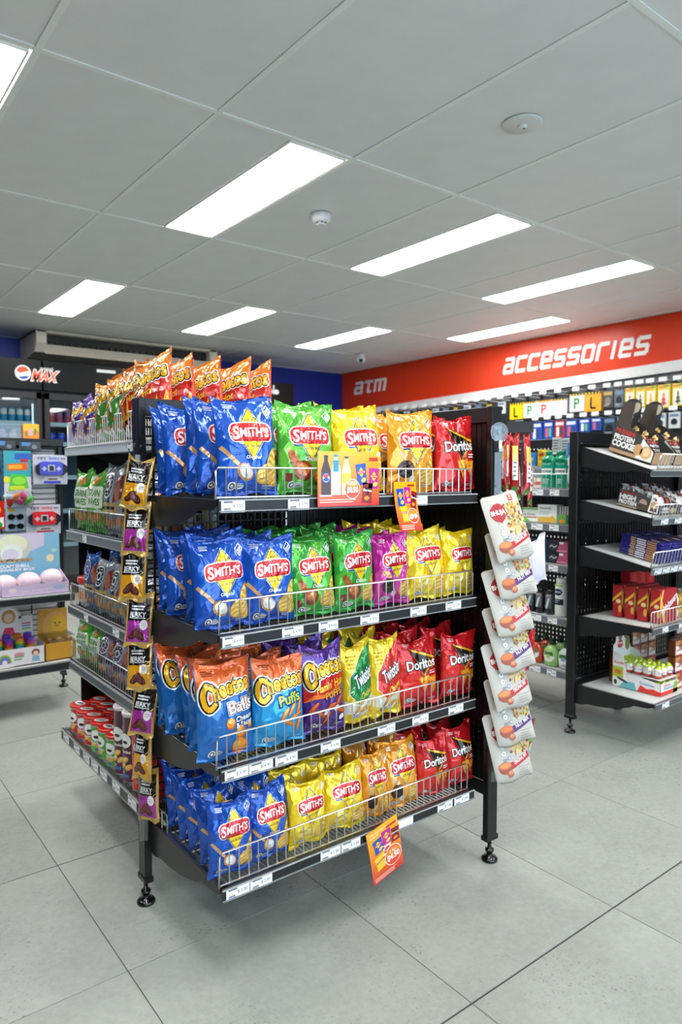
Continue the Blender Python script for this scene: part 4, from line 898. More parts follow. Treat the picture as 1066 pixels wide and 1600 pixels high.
for k in range(8):
    kk = 'jamber' if k % 2 == 0 else 'jpurple'; c_ = 'amber' if k % 2 == 0 else 'magenta'
    xo = (-.002, .002, -.004, .004, .010, -.004, .0, .016)[k]
    packet(kk, (.721 + xo * 1.2 + (.014 if k > 4 else 0), 1.858 + .004 * k % .01, 1.285 - .14 - k * .126), f'gold jerky packet with {c_} panel, {NTH[k]} down the strip on the left post', 'jerky packets on the left post', 'jerky packet',
           rz=(-.62, -.55, -.6, -.5, -.7, -.75, -1.25, -1.1)[k], lean=-.14, roll=(.16, .06, .04, .08, -.02, .12, -.06, -.05)[k], size=(.074, .152, .022))
clip_strip('clip_strip', 'clear clip strip with round suction disc on the right post', (1.715, 1.428, 1.37), -.35, 1.1, 0)
for k in range(7):
    kk = 'morig' if k % 2 == 0 else 'mnut'; n_ = 'red' if k % 2 == 0 else 'purple'
    xo = (-.004, .018, .006, .022, .004, .024, .016)[k]
    z0 = 1.19 - k * .1155
    packet(kk, (1.737 + xo * .7, 1.364 + .001 * k, z0 - .21), f'white snack-mix pouch with {n_} band, {NTH[k]} down the strip at right post', 'white snack-mix pouches on the right post', 'snack pouch',
           rz=-.34 + R.uniform(-.03, .03), lean=-.24, roll=-(.20, .16, .17, .20, .16, .15, .13)[k], size=(.134, .213, .028))
# meat sticks hanging from a hook behind the right post
m = MB(); m.box(-.045, -.003, -.0, .045, .0, .035, '#0c0c0d'); m.tube([(0, .04, .038), (0, -.02, .036)], .002, '#999999'); e = m.build('hook_card', PAPER); e.location = (1.835, 1.44, 1.375); e.rotation_euler = (0, 0, -.5); tag(e, 'small black header card with wire above the red meat sticks', 'hook card')
stick_body = None
for k in range(6):
    h = (.185, .175, .19, .215, .20, .235)[k]
    f = bag_surface(.03, .2, .016, 60 + k, False, .06, .5)
    if k < 3:
        me = bag_body('meat_stick_packet', f, .03, .2, FOIL, '#a81e1e', '#a81e1e', nu=8, nv=16)
        p = Pr(); p.rect(-.28, .75, .3, 1.1, '#e9d66a', 1); p.rect(-.28, .3, .3, .74, '#e8e4dc', 2); p.lines(-.2, .68, .4, 4, .1, '#7a6a66', 3, .5, .3); p.rect(-.3, .02, .3, .14, '#3f8a35', 1)
        pm = p.mesh('wrapper_print', FOIL, lambda P, off: f(np.stack([P[:, 0] * .03, P[:, 1] * .2 / 1.4], -1), off, -1), me=.1)
        if stick_body is None: stick_body = []
        stick_body.append((me, pm))
    b_, p_ = stick_body[k % 3]; o = link('meat_stick_packet', b_); link('wrapper_print', p_, o)
    o.location = (1.766 + .021 * k, 1.455 - .0085 * k + (.012 if k % 2 else 0), 1.372 - h); o.rotation_euler = (-.05, R.uniform(-.06, .06), -.5 + (k - 2.5) * .28); o.scale = (1.1, 1.1, h / .2)
    tag(o, f'slim red meat-stick packet, {NTH[k]} from left in the bunch on the hook', 'snack packet', 'red meat-stick packets by the right post')
# packets on a second strip behind the white pouches
e = empty('clip_strip', (1.875, 1.462, 1.34)); tag(e, 'second clip strip hanging behind the white pouches', 'clip strip')
m = MB(); m.box(-.009, -.002, -1.05, .009, 0, .01, '#c9cbcd'); m.build('strip', CLEAR, e)
m = MB(); m.tube([(-.145, 0, .004), (-.05, .004, .006), (0, .001, .004)], .003, '#b5b7b9', 6); m.build('hook_arm', WIRE, e)
f = bag_surface(.09, .13, .03, 5); cm = bag_body('sweet_packet', f, .09, .13, FOIL, '#a3283c', '#a3283c', nu=16, nv=20)
p = Pr(); p.ell(.1, .9, .3, .25, '#6fae3a', 1, .4); p.ell(-.2, .5, .25, .2, '#e9c27a', 2); p.ell(.2, .35, .3, .15, '#6fc3d6', 3, .2); p.ell(.2, .4, .12, .2, '#f0e0c0', 4); cp = p.mesh('picture_print', FOIL, lambda P, off: f(np.stack([P[:, 0] * .09, P[:, 1] * .13 / 1.4], -1), off, -1))
for (loc, lb, s, rz) in (((1.872, 1.44, .30), 'colourful sweet packet peeping out under the lowest white pouches', 1, .2),):
    o = link('sweet_packet', cm); link('picture_print', cp, o); o.location = loc; o.rotation_euler = (0, .15, rz); tag(o, lb, 'sweet packet')
rm = bag_body('snack_packet', f, .09, .13, FOIL, '#c01e22', '#c01e22', nu=16, nv=20); o = link('snack_packet', rm); o.location = (1.88, 1.44, .60); o.rotation_euler = (0, -.1, -.1); tag(o, 'plain red packet edge behind the fourth white pouch', 'snack packet')
wm = bag_body('snack_packet', f, .09, .13, SATIN, '#d8d3e2', '#d8d3e2', nu=16, nv=20); o = link('snack_packet', wm); o.location = (1.91, 1.425, .885); o.rotation_euler = (0, -.12, -.2); o.scale = (1, 1, 1.25); tag(o, 'pale lilac packet edge behind the second white pouch', 'snack packet')

# ================================================================= side gondola behind, facing left
DX, DY, DW = 1.285, 2.84, .84
D = unit('gondola_shelving', 'black side gondola with nut packets and cans, behind the left post', (DX, DY, 0), -math.pi / 2, DW, 1.452, (0, DW - .01))
m = MB(); m.box(-.036, -.40, .26, -.030, .40, 1.40, '#0b0c0d', .001); m.build('end_sheet', BLACK, D)
shelf(D, 1.345, .45, DW, fence=.095, rail='#b9c2cc', wire='#f2f3f4', fn=.02, wr=.0014, tags=[(.66, .72)], railh=.034)
shelf(D, 1.022, .45, DW, fence=.085, rail='#6d757c', wire='#dfe2e4', fn=.024, wr=.0011, tags=[(.2, .245), (.72, .78)], railh=.034)
shelf(D, .728, .45, DW, fence=.085, rail='#4e545a', wire='#dfe2e4', fn=.024, wr=.0011, tags=[(.2, .245), (.5, .56), (.62, .68)], railh=.034)
shelf(D, .508, .45, DW, fence=.085, rail='#4e545a', wire='#dfe2e4', fn=.024, wr=.0011, tags=[(.72, .78)], railh=.034)
shelf(D, .238, .485, DW, fence=0, rail='#4a4f4c', tags=[(.03, .10), (.16, .23), (.27, .34), (.36, .43), (.45, .52), (.57, .64), (.71, .78)], railh=.04)
def dcol(shelf_n, z, cols, xf=.872, extra=(0, 0)):
    for ci, (kind, y, wd, h, n, sp) in enumerate(cols):
        for k in range(n):
            packet(kind, (xf + k * sp, y + R.uniform(-.008, .008) * (k > 0), z + .0065), f'{DESC[kind]}, {ORD[k]}, {NTH[ci]} column from far end, side {shelf_n} shelf', f'{DESC[kind]}s on the side {shelf_n} shelf',
                   rz=-math.pi / 2 + R.uniform(-.12, .12) + .08 + extra[0], lean=-R.uniform(.0, .06), roll=R.uniform(-.05, .05) - extra[1], size=(wd, h * R.uniform(.98, 1.03), .06))
dcol('top', 1.345, [('violet', 2.72, .15, .185, 3, .085), ('violet', 2.585, .145, .175, 3, .085), ('ogreen', 2.44, .165, .225, 4, .08), ('ogreen', 2.315, .165, .235, 4, .08), ('hot', 2.185, .165, .245, 4, .08), ('hot', 2.06, .17, .258, 5, .088)], extra=(.22, .12))
dcol('second', 1.022, [('grain', 2.73, .15, .235, 3, .09), ('grain', 2.585, .145, .235, 3, .09), ('nuts', 2.42, .17, .255, 3, .09), ('nuts', 2.25, .15, .24, 3, .09), ('nuts', 2.09, .15, .24, 3, .09)])
dcol('third', .728, [('bnuts', 2.642, .13, .225, 3, .09), ('nuts', 2.525, .13, .2, 3, .09), ('nuts', 2.39, .15, .2, 3, .09), ('nuts', 2.24, .15, .2, 3, .09), ('nuts', 2.08, .14, .2, 3, .09)])
dcol('fourth', .508, [('grain', 2.745, .12, .165, 3, .09), ('grain', 2.62, .12, .165, 3, .09), ('pnuts', 2.49, .13, .165, 3, .09), ('pnuts', 2.35, .13, .165, 3, .09), ('pnuts', 2.21, .13, .165, 3, .09), ('pnuts', 2.07, .13, .165, 3, .09)])
# tubs
m = MB(); m.lathe(0, 0, [(.045, 0, '#c9ced4'), (.052, .01, '#c9ced4'), (.055, .09, '#9aa2ab')], '#9aa2ab', 20); tb = m.mesh('tub', GLOSS)
m = MB(); m.lathe(0, 0, [(.058, .088), (.06, .094), (.06, .112), (.05, .116)], '#cf3326', 20); tl = m.mesh('lid', GLOSS)
for k, (x, y, z, lb) in enumerate(((.91, 2.772, .728, 'round grey tub with red lid, at far end of the third side shelf'), (1.035, 2.772, .728, 'round grey tub with red lid, behind the front tub'))):
    o = link('tub', tb); o.location = (x, y, z + .001); link('lid', tl, o); tag(o, lb, 'tub', 'red-lidded tubs')
    q = Pr(); q.rect(-.05, .02, .05, .07, '#e9e6e0', 1); q.ell(0, .045, .03, .02, '#e8902a', 2); q.build('label_print', GLOSS, cyl(0, 0, .0545, math.pi), o, me=.02, base=.001)
# stacked-crisp cans: small and tall
def crisp_can(kind, h):
    body, lid = dict(red=('#c8161c', '#d9291f'), green=('#4cae35', '#d9291f'), purple=('#521338', '#e9e3e6'), tallred=('#cf1820', '#ece6e6'))[kind]; r = .0365
    m = MB(); m.lathe(0, 0, [(r, 0, '#c8cbd0'), (r + .001, .004, body), (r, .008, body), (r, h - .008, body), (r + .0015, h - .006, '#e6e8ea'), (r + .0015, h, '#e6e8ea')], body, 24); bm_ = m.mesh('crisp_can', GLOSS)
    m = MB(); m.lathe(0, 0, [(r + .002, h - .004), (r + .0025, h + .004), (r, h + .007), (r - .003, h + .006), (.01, h + .005)], lid, 24); lm = m.mesh('lid', GLOSS)
    p = Pr(); s = .55 if h < .15 else 1
    p.ell(0, h * .62, .024, .024 * (1 if s == 1 else .85), '#f2f1ee', 1, n=22); p.text('Pringles', 0, h * .62 - .034 * (.8 if s < 1 else 1.1), .044, .013, '#f6efe8', 2, bold=.02); p.ell(0, h * .62 - .005, .012, .0055, '#17130f', 2)
    if s == 1:
        for a, z in ((.0, .075), (-.012, .055), (.014, .052)): p.ell(a, z, .016, .009, '#e8b04a', 2, .5); p.ell(a, z + .002, .011, .005, '#f4cf7a', 3, .5)
        p.rect(-.006, .018, .016, .028, '#2a72c0', 2); p.lines(-.02, .034, .02, 2, .006, '#f0d9d9', 2)
    else:
        for a, z in ((.006, .024), (-.01, .03)): p.ell(a, z, .011, .007, '#e8b04a', 2, .5)
        if kind == 'green': p.rect(-.006, .008, .008, .018, '#2a62b0', 2)
    pm = p.mesh('label_print', GLOSS, cyl(0, 0, r + .0004, 0), me=.012, base=.0004, step=.0002)
    p = Pr(); p.ell(0, 0, .028, .015, '#f3f1ee', 1); p.ell(0, 0, .02, .006, '#1a1a1a', 2); p.text('Pringles', 0, 0, .034, .007, '#ffffff', 3, bold=.02)
    tm_ = p.mesh('lid_print', GLOSS, plane((0, 0, h + .0066), (0, -1, 0), (1, 0, 0)), me=.05, base=.0003, step=.0002)
    return bm_, lm, pm, tm_
CK = dict(red=crisp_can('red', .10), green=crisp_can('green', .10), purple=crisp_can('purple', .223), tallred=crisp_can('tallred', .226))
CN = dict(red='short red crisp can', green='short green crisp can', purple='tall dark purple crisp can', tallred='tall red crisp can')
cz = .239
ROW = [(kd, 2.772 - .0797 * i) for i, kd in enumerate(['red'] * 3 + ['green'] * 3 + ['purple'] * 2 + ['tallred'] * 2)]
for rr, xx in enumerate((.850, .930, 1.010)):
    for i, (kd, y) in enumerate(ROW):
        if rr == 2 and kd == 'tallred': continue
        b_, l_, p_, t_ = CK[kd]; o = link('crisp_can', b_); o.location = (xx, y + .012 * rr, cz); o.rotation_euler = (0, 0, math.pi + .5 + R.uniform(-.4, .4))
        link('lid', l_, o); link('label_print', p_, o); link('lid_print', t_, o)
        tag(o, f'{CN[kd]}, {ORD[rr]}, {NTH[i] if i < 9 else "tenth"} from far end, bottom side shelf', 'can', f'{CN[kd]}s on the bottom side shelf')

# ================================================================= toy shelving at far left
TX0, TY0, TW = .27, 4.22, .93
TU = unit('toy_shelving', 'black toy shelving with white backing in front of the fridges', (TX0, TY0, 0), 0, TW, 1.435, (0, TW), panel=False)
m = MB(); m.box(.012, .004, .2, TW - .012, .012, 1.40, '#cfd3d8'); m.build('backing_board', PLAST, TU)
m = MB()
for k in range(41): m.box(.012, -.002, .2 + k * .03, TW - .012, .003, .2045 + k * .03, '#3a3d42')
for k in range(7): m.box(.02 + k * .148, -.003, .2, .026 + k * .148, .003, 1.40, '#1e2023')
m.build('backing_grid', BLACK, TU)['kind'] = 'stuff'
m = MB(); m.box(-.02, -.06, 1.40, TW + .01, .03, 1.44, '#131416', .003); m.build('cap', BLACK, TU)
shelf(TU, .615, .425, TW - .06, fence=0, rail='#202427', plain=True, railh=.04)
shelf(TU, .255, .425, TW - .06, fence=0, rail='#202427', plain=True, railh=.045)
def blister(x, z, w_, h, label, draw, d=.03, y=TY0 - .06, name='blister_pack', m=GLOSS, cat='toy', back='#c7cad2', rz=0):
    e = empty(name, (x, y, z), rz); tag(e, label, cat)
    b = MB(); b.box(-w_ / 2, 0, 0, w_ / 2, .003, h, back, .0008); b.build('backing_card', m, e)
    k = MB(); k.tube([(0, .06 if y > TY0 - .08 else .12, h - .006), (0, -.01, h - .01)], .002, '#aaaaaa', 5); k.build('hook', WIRE, e)
    p = Pr(); draw(p, e, w_, h); p.build('print', m, plane((-w_ / 2, -.0005, 0), (1, 0, 0), (0, 0, 1)), e, me=.2); return e
def handheld(colr, word):
    def d(p, e, w_, h):
        p.rect(.004, .004, w_ - .004, h - .004, '#b9bdc9', 0); p.text('TET', w_ * .25, h * .88, w_ * .28, h * .08, '#2c2f38', 2, bold=.02); p.text('WIN', w_ * .6, h * .88, w_ * .3, h * .08, colr, 2, bold=.03); p.rect(w_ * .8, h * .85, w_ * .95, h * .91, '#7a7f95', 2)
        p.rect(w_ * .3, .004, w_ * .8, h * .14, colr, 1); p.poly([(w_ * .25, h * .12), (w_ * .85, h * .12), (w_ * .75, h * .27), (w_ * .35, h * .27)], '#d9dce2', 2); p.rect(w_ * .42, h * .15, w_ * .7, h * .2, '#6b5b4a', 3)
        m = MB(); f = lambda a, b, t: (a, t, b); P = []
        for k in range(28):
            a = 2 * math.pi * k / 28; c_, s_ = math.cos(a), math.sin(a); P.append((.042 * w_ / .19 * math.copysign(abs(c_) ** .6, c_) * 1.7, h * .55 + h * .22 * math.copysign(abs(s_) ** .75, s_) * (1 + .25 * abs(c_))))
        m.prism(P, -.024, -.001, f, colr)
        for s in (-1, 1):
            m.prism([(s * w_ * .34, h * .72), (s * w_ * .46, h * .62), (s * w_ * .46, h * .42), (s * w_ * .34, h * .30)], -.026, -.002, f, '#26272f')
            m.box(s * w_ * .21 - .012, -.0275, h * .53 - .004, s * w_ * .21 + .012, -.024, h * .53 + .004, '#d8dbe4'); m.box(s * w_ * .21 - .004, -.0275, h * .53 - .012, s * w_ * .21 + .004, -.024, h * .53 + .012, '#d8dbe4')
        m.box(-w_ * .1, -.026, h * .44, w_ * .1, -.024, h * .66, '#c9ccd6'); m.box(-w_ * .07, -.0275, h * .46, w_ * .07, -.026, h * .63, '#2f3438'); m.build('game_console', GLOSS, e)
    return d
blister(1.135, 1.185, .185, .165, 'grey blister pack with blue hand-held game on the toy shelving', handheld('#4a55c4', 'b'))
blister(1.092, .905, .185, .165, 'grey blister pack with red hand-held game, below the blue one', handheld('#cf2f36', 'r'))
def toybag(p, e, w_, h):
    p.rect(0, h * .55, w_, h, '#3f9fae', 0); p.rect(w_ * .4, h * .85, w_, h * .96, '#2e5fb4', 1); p.rect(w_ * .6, h * .80, w_ * .9, h * .86, '#b03a48', 2); rbox(p, w_ * .5, h * .72, w_ * .75, h * .12, .008, '#e2622a', 2, .05); rbox(p, w_ * .42, h * .72, w_ * .5, h * .07, .006, '#f0a63a', 3, .05)
    p.poly([(w_ * .25, h * .6), (w_ * .8, h * .58), (w_ * .9, h * .35), (w_ * .15, h * .3)], '#4fc04f', 1); p.ell(w_ * .55, h * .48, w_ * .25, h * .07, '#8fd84a', 2); p.rect(w_ * .2, h * .32, w_ * .75, h * .39, '#c6d63a', 3); p.ell(w_ * .1, h * .5, w_ * .12, h * .06, '#e4d63a', 2)
    m = MB()
    for k, c in enumerate(('#c8322f', '#d8742a', '#c9487a', '#d8487a', '#4fae3a', '#b8c8d8')):
        mm = MB(); mm.M = Matrix.Translation(((k % 5 - 2) * w_ * .17, -.02, h * .13 + .02 * (k % 2))) @ Matrix.Rotation(k, 4, 'Y') @ Matrix.Diagonal((1, .7, 1.5, 1)); mm.lathe(0, 0, [(.004, -.022), (.016, -.012), (.018, .0), (.014, .014), (.004, .022)], c, 10); mm.build('toy_figure', GLOSS, e)
    bg = MB(); bg.M = Matrix.Translation((0, 0, 0)); bg.box(-w_ / 2, -.045, .0, w_ / 2, -.042, h * .3, '#ffffff'); bg.build('clear_pouch', CLEAR, e)
blister(.962, 1.055, .14, .315, 'colourful toy bag with orange title and coloured toys in clear pouch', toybag, name='toy_bag')
def shades(p, e, w_, h):
    p.rect(0, 0, w_, h, '#9fb2c4', 0); p.rect(w_ * .1, h * .82, w_ * .5, h * .95, '#c9a13a', 1)
    for z in (h * .2, h * .6):
        m = MB(); f = lambda a, b, t: (a, t, b)
        for s in (-1, 1):
            P = [(s * w_ * .23 + w_ * .19 * math.cos(a), z + h * .12 * math.sin(a)) for a in np.linspace(0, 6.1, 14)]; m.prism(P, -.012, -.004, f, '#0e1216')
        m.box(-w_ * .08, -.012, z + .002, w_ * .08, -.006, z + .008, '#0e1216'); m.build('sunglasses', GLOSS, e)
blister(.945, .93, .10, .13, 'two pairs of dark sunglasses on a pale blue card', shades, cat='sunglasses', name='sunglasses_card')
def redcard(p, e, w_, h):
    p.rect(0, 0, w_, h, '#d3251f', 0); p.ell(w_ * .55, h * .68, .024, .026, '#f5b021', 1); p.ell(w_ * .55, h * .68, .01, .011, '#8a1a12', 2); p.poly([(w_ * .2, .01), (w_ * .95, .01), (w_ * .95, h * .42), (w_ * .2, h * .36)], '#eceae6', 1); p.ell(w_ * .5, h * .2, .018, .02, '#2f57b8', 2); p.ell(w_ * .72, h * .14, .014, .016, '#3f9a3a', 3)
blister(.845, .945, .09, .15, 'red toy card with yellow ring, at the left edge of picture', redcard)
def bluecard(p, e, w_, h): p.rect(0, 0, w_, h, '#34506e', 0); p.ell(w_ * .4, h * .3, .03, .04, '#dfe4ec', 1); p.rect(w_ * .1, h * .7, w_ * .8, h * .9, '#f0b722', 2); p.rect(w_ * .3, h * .5, w_ * .9, h * .6, '#1a2634', 2)
blister(.845, 1.12, .08, .26, 'dark blue toy card beside the colourful toy bag', bluecard)
def bcard2(p, e, w_, h): p.rect(0, 0, w_, h, '#1a1c20', 0); p.rect(w_ * .1, h * .5, w_ * .5, h * .95, '#3f74b4', 1); p.ell(w_ * .7, h * .4, .014, .012, '#6a7078', 1)
blister(.90, 1.372, .11, .052, 'small black toy card just under the top cap', bcard2); blister(1.03, 1.375, .11, .045, 'black and blue toy card under the top cap, right of another', bcard2)

# display cartons on the toy shelves
def carton(mb, x0, y0, z0, w_, dep, hf, hb, col, th=.003, ins=None):
    """open display tray: low front, sloping sides, high back"""
    ins = ins or col
    mb.box(x0, y0, z0, x0 + w_, y0 + th, z0 + hf, col); mb.box(x0, y0 + dep - th, z0, x0 + w_, y0 + dep, z0 + hb, ins); mb.box(x0, y0, z0, x0 + w_, y0 + dep, z0 + th, ins)
    P = [(y0, z0), (y0 + dep, z0), (y0 + dep, z0 + (hf + hb) / 2), (y0 + dep * .5, z0 + hf + .01), (y0, z0 + hf)]
    for xx in (x0, x0 + w_ - th): mb.prism(P, xx, xx + th, lambda a, b, t: (t, a, b), col)
e = empty('jewellery_box_display', (.80, 3.84, .617)); tag(e, 'pastel blue and pink display box of shell jewellery boxes on toy shelf', 'display box')
m = MB(); m.box(0, 0, 0, .33, .003, .055, '#c9b3d3'); m.box(0, .16, 0, .33, .163, .31, '#6fb0cf'); m.box(0, 0, 0, .33, .16, .003, '#c9b3d3'); m.prism([(0, 0), (.16, 0), (.16, .11), (0, .055)], .327, .33, lambda a, b, t: (t, a, b), '#c3a9cf'); m.prism([(0, 0), (.16, 0), (.16, .11), (0, .055)], 0, .003, lambda a, b, t: (t, a, b), '#c3a9cf'); m.build('carton', PAPER, e)
p = Pr(); p.rect(0, .12, .33, .31, '#7db4d2', 0); p.poly([(0, .2), (.13, .19), (.25, .24), (.25, .31), (0, .31)], '#c7bfd9', 1); p.ell(.09, .235, .095, .075, '#c3c6bf', 2); p.ell(.09, .255, .075, .05, '#d9dfc4', 3); p.ell(.085, .205, .055, .05, '#dfe8e2', 4); p.ell(.08, .20, .04, .03, '#cfcbe0', 5)
for k in range(8): p.ell(.0 + k * .025, .168, .016, .009, '#b39a7a', 5)
p.text('CLAM SHELL', .10, .137, .15, .016, '#f6f6fa', 3, bold=.03); p.text('JEWELRY BOX', .11, .115, .18, .016, '#f6f6fa', 3, bold=.03); p.ell(.28, .17, .02, .02, '#e6d9b0', 2); p.ell(.3, .21, .015, .01, '#a8d0c8', 2)
p.build('print', PAPER, plane((0, .16, 0), (1, 0, 0), (0, 0, 1)), e, me=.2)
p = Pr(); p.rect(.0, .0, .33, .055, '#c9b6d6', 0); p.text('SHELL JEWELRY BOX', .17, .022, .15, .012, '#efe6f3', 2); p.ell(.05, .03, .02, .012, '#e6cfd9', 1); p.ell(.28, .03, .03, .01, '#9fb6d9', 1); p.build('print', PAPER, plane((0, 0, 0), (1, 0, 0), (0, 0, 1)), e, me=.2)
shm = MB()
V = []; F = []; n1, n2 = 28, 7
for j in range(n2 + 1):
    ph = j / n2 * math.pi / 2
    for i in range(n1): a = 2 * math.pi * i / n1; rr = .058 * math.cos(ph) * (1 + .07 * (1 if i % 2 else -1) * math.cos(ph)); V.append((rr * math.cos(a), rr * .9 * math.sin(a), .052 * math.sin(ph)))
for j in range(n2):
    for i in range(n1): F.append((j * n1 + i, j * n1 + (i + 1) % n1, (j + 1) * n1 + (i + 1) % n1, (j + 1) * n1 + i))
shm.add(V, F, '#e9cfdb', True); shm.lathe(0, 0, [(.02, -.03), (.055, -.01), (.058, 0)], '#e3c3d3', 20)
shme = shm.mesh('shell_jewellery_box', GLOSS)
for k, (x, y, z) in enumerate(((.83, 3.915, .66), (.947, 3.92, .665), (1.065, 3.925, .672))):
    o = link('shell_jewellery_box', shme); o.location = (x, y, z + .012); o.rotation_euler = (.35, 0, 0); tag(o, f'pearly pink shell jewellery box, {("left", "middle", "right")[k]} of three in the pastel display', 'jewellery box', 'shell jewellery boxes')
e = empty('toy_spring_display', (.755, 3.84, .257)); tag(e, 'white display box of rainbow springs on the bottom toy shelf', 'display box')
m = MB(); m.box(0, 0, 0, .245, .003, .09, '#e7e5e6'); m.box(0, 0, 0, .003, .15, .1, '#dcdcde'); m.box(.242, 0, 0, .245, .15, .1, '#dcdcde'); m.box(0, 0, 0, .245, .15, .003, '#d5d5d7'); m.box(-.02, .15, 0, .225, .153, .23, '#e3e0e4'); m.build('carton', PAPER, e)
m = MB(); m.prism([(.10 + .07 * math.cos(a), .215 + .07 * math.sin(a)) for a in np.linspace(0, math.pi, 16)], .15, .153, lambda a, b, t: (a, t, b), '#d8c6d2'); m.build('header', PAPER, e)
p = Pr(); p.ell(.10, .225, .055, .055, '#f0eef0', 1); p.ell(.105, .232, .035, .038, '#c59a54', 2); p.ell(.105, .225, .022, .025, '#efcdb8', 3); p.poly([(.07, .13), (.14, .13), (.125, .175), (.085, .175)], '#cf3d6a', 3)
for k, c in enumerate(('#cf4a6a', '#4f7fd0', '#5aa84a')): p.rect(.17, .185 - k * .014, .215, .192 - k * .014, c, 2)
p.lines(.0, .175, .035, 2, .014, '#b06a7a', 2, .5); p.build('print', PAPER, plane((0, .15, 0), (1, 0, 0), (0, 0, 1)), e, me=.2)
p = Pr()
for k, c in enumerate(('#c9c23a', '#6fae4a', '#4a86c8', '#8a6ab8')): p.ell(.05, .03, .033 - k * .005, .038 - k * .006, c, 1 + k)
p.ell(.05, .025, .012, .015, '#e7e5e6', 6); p.rect(.0, .0, .09, .02, '#e7e5e6', 7); p.ell(.2, .06, .02, .018, '#8a4a3a', 1); p.ell(.2, .055, .013, .012, '#efcdb8', 2); p.poly([(.18, .015), (.22, .015), (.215, .04), (.185, .04)], '#7fb6d6', 2); p.ell(.12, .06, .025, .01, '#d98aa0', 1); p.lines(.095, .045, .05, 2, .014, '#7fae6a', 2, .5); p.build('print', PAPER, plane((0, 0, 0), (1, 0, 0), (0, 0, 1)), e, me=.2)
RB = ['#b02aa0', '#7a2ac0', '#2f52d0', '#1f9ac0', '#2aa050', '#b8c02a', '#d8902a', '#c83a2a']
spm = [];
for v_ in range(2):
    m = MB()
    for k in range(22): m.lathe(0, 0, [(.017, k * .0042), (.022, k * .0042 + .001), (.022, k * .0042 + .003), (.017, k * .0042 + .0042)], RB[(k // 3 + 3 * v_) % 8], 14, cap=False)
    spm.append(m.mesh('toy_spring', GLOSS))
for k in range(8):
    o = link('toy_spring', spm[k % 2]); o.location = (.785 + (k % 4) * .052, 3.89 + (k // 4) * .055, .30 + .012 * (k // 4)); tag(o, f'rainbow toy spring, {NTH[k % 4]} from left in {("front", "back")[k // 4]} row of white box', 'toy', 'rainbow springs in the white box')
e = empty('duck_display', (1.005, 3.85, .257)); tag(e, 'yellow display box with rounded sun header on bottom toy shelf', 'display box')
m = MB(); m.box(0, 0, 0, .155, .003, .09, '#d49a2c'); m.box(0, 0, 0, .003, .14, .1, '#c8902a'); m.box(.152, 0, 0, .155, .14, .1, '#c8902a'); m.box(0, .14, 0, .155, .143, .25, '#c8973c'); m.box(0, 0, 0, .155, .14, .003, '#c8902a'); m.build('carton', PAPER, e)
p = Pr(); p.ell(.09, .15, .065, .085, '#d6a06a', 1); p.ell(.1, .15, .055, .072, '#d8a93c', 2); p.ell(.1, .16, .032, .036, '#d9b23a', 3); p.ell(.09, .17, .005, .005, '#3a2a1a', 4); p.ell(.115, .17, .005, .005, '#3a2a1a', 4); p.ell(.1, .155, .012, .006, '#c8742a', 4); p.build('print', PAPER, plane((0, .14, 0), (1, 0, 0), (0, 0, 1)), e, me=.2)
m = MB(); m.lathe(0, 0, [(.022, 0), (.026, .02), (.02, .04), (.008, .05)], '#e0b040', 14); m.lathe(0, -.004, [(.002, .04), (.014, .048), (.016, .06), (.01, .072), (.002, .076)], '#e0b040', 12); m.box(-.006, -.026, .056, .006, -.014, .061, '#d8782a'); dkm = m.mesh('bath_duck', GLOSS)
for k in range(6): o = link('bath_duck', dkm); o.location = (1.0345 + (k % 3) * .048, 3.89 + (k // 3) * .055, .30); o.rotation_euler = (0, 0, R.uniform(-.4, .4)); tag(o, f'small yellow bath duck, {NTH[k % 3]} from left, {("front", "back")[k // 3]} row of yellow display', 'toy', 'bath ducks in the yellow box')
m = MB(); m.box(1.006, 3.853, .378, 1.159, 3.989, .38, '#ffffff'); m.box(1.006, 3.851, .348, 1.159, 3.853, .38, '#ffffff'); o = m.build('clear_cover', CLEAR); tag(o, 'clear plastic cover over the yellow duck display', 'cover')

# ================================================================= right gondola
CX, CY, CW, CDp = 2.925, 1.965, .95, .395
CU = unit('gondola_shelving', 'black gondola shelving at right with cookies, chocolate and eggs', (CX, CY, 0), 0, CW, 1.442, (-.012, CW), zpan=(.26, 1.38))
CS = dict(r1=(1.372, .31), r2=(1.122, .20), r3=(.905, .20), r4=(.570, .0), r5=(.240, 0.))
shelf(CU, *[CS['r1'][0]], CDp, CW, tilt=.31, fence=.07, fx=(.05, 0), rail='#55595c', plain=True, price='$ 3.90')
shelf(CU, CS['r2'][0], CDp, CW, tilt=.20, fence=.06, fx=(.0, 0), rail='#5a5f63', plain=True, tags=[(.06, .12), (.18, .24)], price='$ 3.90')
shelf(CU, CS['r3'][0], CDp, CW, tilt=.20, fence=.07, rail='#6a6f73', plain=True, tags=[(.015, .075), (.085, .145), (.155, .215), (.225, .285)], price='$ 5.50')
shelf(CU, CS['r4'][0], CDp, CW, fence=.07, rail='#4c5054', plain=True, tags=[(.075, .125), (.22, .27)], price='$ 5.00')
shelf(CU, CS['r5'][0], CDp + .02, CW, fence=0, rail='#55595c', plain=True, tags=[(.05, .11)], price='$ 2.50')
def onshelf(s, lx, ly, up=.0):
    z, t = CS[s]; M = Matrix.Translation((CX, CY, 0)) @ Matrix.Translation((0, -.03, z)) @ Matrix.Rotation(t, 4, 'X') @ Matrix.Translation((lx, ly + .03, up))
    return M
def put(o, M): o.matrix_world = M; return o
